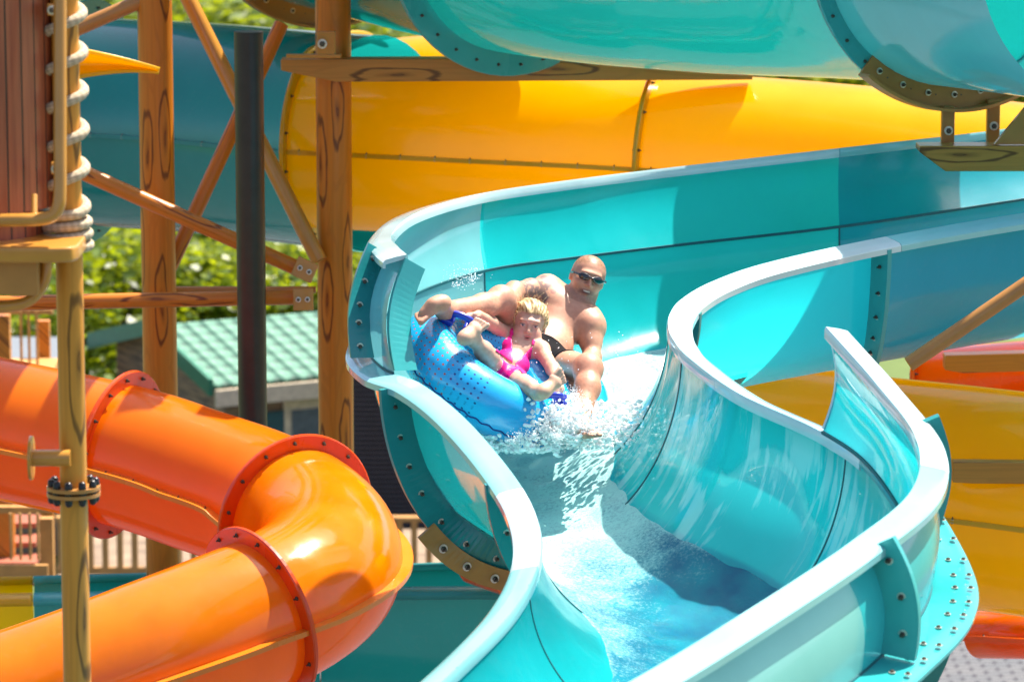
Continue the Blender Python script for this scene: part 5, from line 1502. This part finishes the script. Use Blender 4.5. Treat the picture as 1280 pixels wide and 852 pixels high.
# ---------------------------------------------------------------- splash round the tube
r = np.random.default_rng(11)
mfo, nt, b, out = new_mat('white_water')
b.inputs['Base Color'].default_value = (0.90, 0.93, 0.93, 1); b.inputs['Roughness'].default_value = 0.2; b.inputs['Transmission Weight'].default_value = 0.0; b.inputs['IOR'].default_value = 1.33
b.inputs['Subsurface Weight'].default_value = 0.5; b.inputs['Subsurface Radius'].default_value = (.02, .02, .02); b.inputs['Subsurface Scale'].default_value = 1.0
def ico():
    t = (1+5**.5)/2
    v = np.array([(-1, t, 0), (1, t, 0), (-1, -t, 0), (1, -t, 0), (0, -1, t), (0, 1, t), (0, -1, -t), (0, 1, -t), (t, 0, -1), (t, 0, 1), (-t, 0, -1), (-t, 0, 1)])/math.sqrt(1+t*t)
    f = [(0,11,5),(0,5,1),(0,1,7),(0,7,10),(0,10,11),(1,5,9),(5,11,4),(11,10,2),(10,7,6),(7,1,8),(3,9,4),(3,4,2),(3,2,6),(3,6,8),(3,8,9),(4,9,5),(2,4,11),(6,2,10),(8,6,7),(9,8,1)]
    return v, np.array(f)
IV, IF = ico()
def drops(centres, radii, stretch=0.35):
    n = len(centres); V = np.zeros((n, 12, 3)); Fs = np.zeros((n, 20, 3), int)
    for i in range(n):
        d = nA(r.normal(size=3)); s = IV*radii[i]; s = s+np.outer(s@d, d)*r.uniform(0, stretch*3); V[i] = centres[i]+s; Fs[i] = IF+12*i
    return V.reshape(-1, 3), Fs.reshape(-1, 3)
cs = []; rad = []
def burst(c, dirv, n, spread, dist, r0, r1):
    for i in range(n):
        q = r.uniform()**1.6; v = nA(np.array(dirv)+r.normal(size=3)*spread)
        p = np.array(c)+v*dist*q-np.array([0, 0, .12*q*q*dist]); cs.append(p); rad.append(r.uniform(r0, r1)*(1-.5*q))
for px_, py_, d_ in ((700,505,16.0),(712,515,15.97),(722,528,15.95),(690,520,15.9),(705,535,15.85),(735,540,15.9),(680,540,15.85),(660,552,15.8),(645,556,15.8),(695,550,15.8),(715,500,16.1),(728,512,16.1)):
    burst(PP(px_, py_, d_), CU*.9+CR*.25+CT*.2, 420, .85, .075, .0010, .0036)
burst(PP(590, 352, 17.2), CU+CR*.1, 160, .8, .12, .0012, .003); burst(PP(572, 358, 17.3), CU, 140, .9, .12, .0012, .003)
burst(PP(548, 440, 16.3), CU*.4-CR, 120, .9, .10, .0015, .004); burst(PP(620, 555, 16.0), CU+CR*.2, 150, .9, .08, .0015, .004)
for i in range(260):
    p = PP(r.uniform(590, 800), r.uniform(440, 560), r.uniform(15.8, 17.0)); cs.append(p+CU*r.uniform(0, .1)); rad.append(r.uniform(.0010, .0026))
v, f = drops(cs, rad)
# droplets clinging to the vinyl
cs2 = []; rad2 = []
for i in range(420):
    a = r.uniform(-2.9, .6); p_ = r.uniform(-1.0, 1.7); e = side*math.cos(a)-back*math.sin(a)
    cs2.append(tc_+e*(RM+RR*math.cos(p_))+tn*RR*math.sin(p_)); rad2.append(r.uniform(.001, .0024))
v2, f2 = drops(cs2, rad2, .05)
# lumpy boiling foam
G = Field(PP(560, 565, 15.9)+np.array([0, -.5, -.12]), PP(800, 470, 16.6)+np.array([0, .3, .05]), 0.004)
for i in range(2600):
    u = r.uniform(); 
    if u < .55: c = PP(r.normal(700, 22), r.normal(533, 13), r.uniform(15.85, 16.1)); rr_ = r.uniform(.003, .009)
    elif u < .8: c = PP(r.uniform(600, 700), r.uniform(544, 566), r.uniform(15.85, 16.15)); rr_ = r.uniform(.003, .009)
    else: c = PP(r.uniform(715, 800), r.uniform(500, 560), r.uniform(16.0, 16.5)); rr_ = r.uniform(.004, .010)
    G.ell(c, (rr_*1.3, rr_, rr_), None, .004)
v3, f3 = surface_nets(G.F, G.lo, G.h)
n3 = noise3(v3, 160, 3)+noise3(v3, 330, 4)*.6; v3 = v3+np.stack([noise3(v3, 200, 5), noise3(v3, 200, 6), n3], 1)*.007
mb = MB(); mb.add(v, [tuple(x) for x in f]); mb.add(v2, [tuple(x) for x in f2]); mb.add(v3, [tuple(x) for x in f3])
spl = mb.build('splash', mfo, None, True, origin=tuple(PP(700, 535, 16)))
tag(spl, 'white splash and droplets thrown up round the tube', 'splash', kind='stuff')
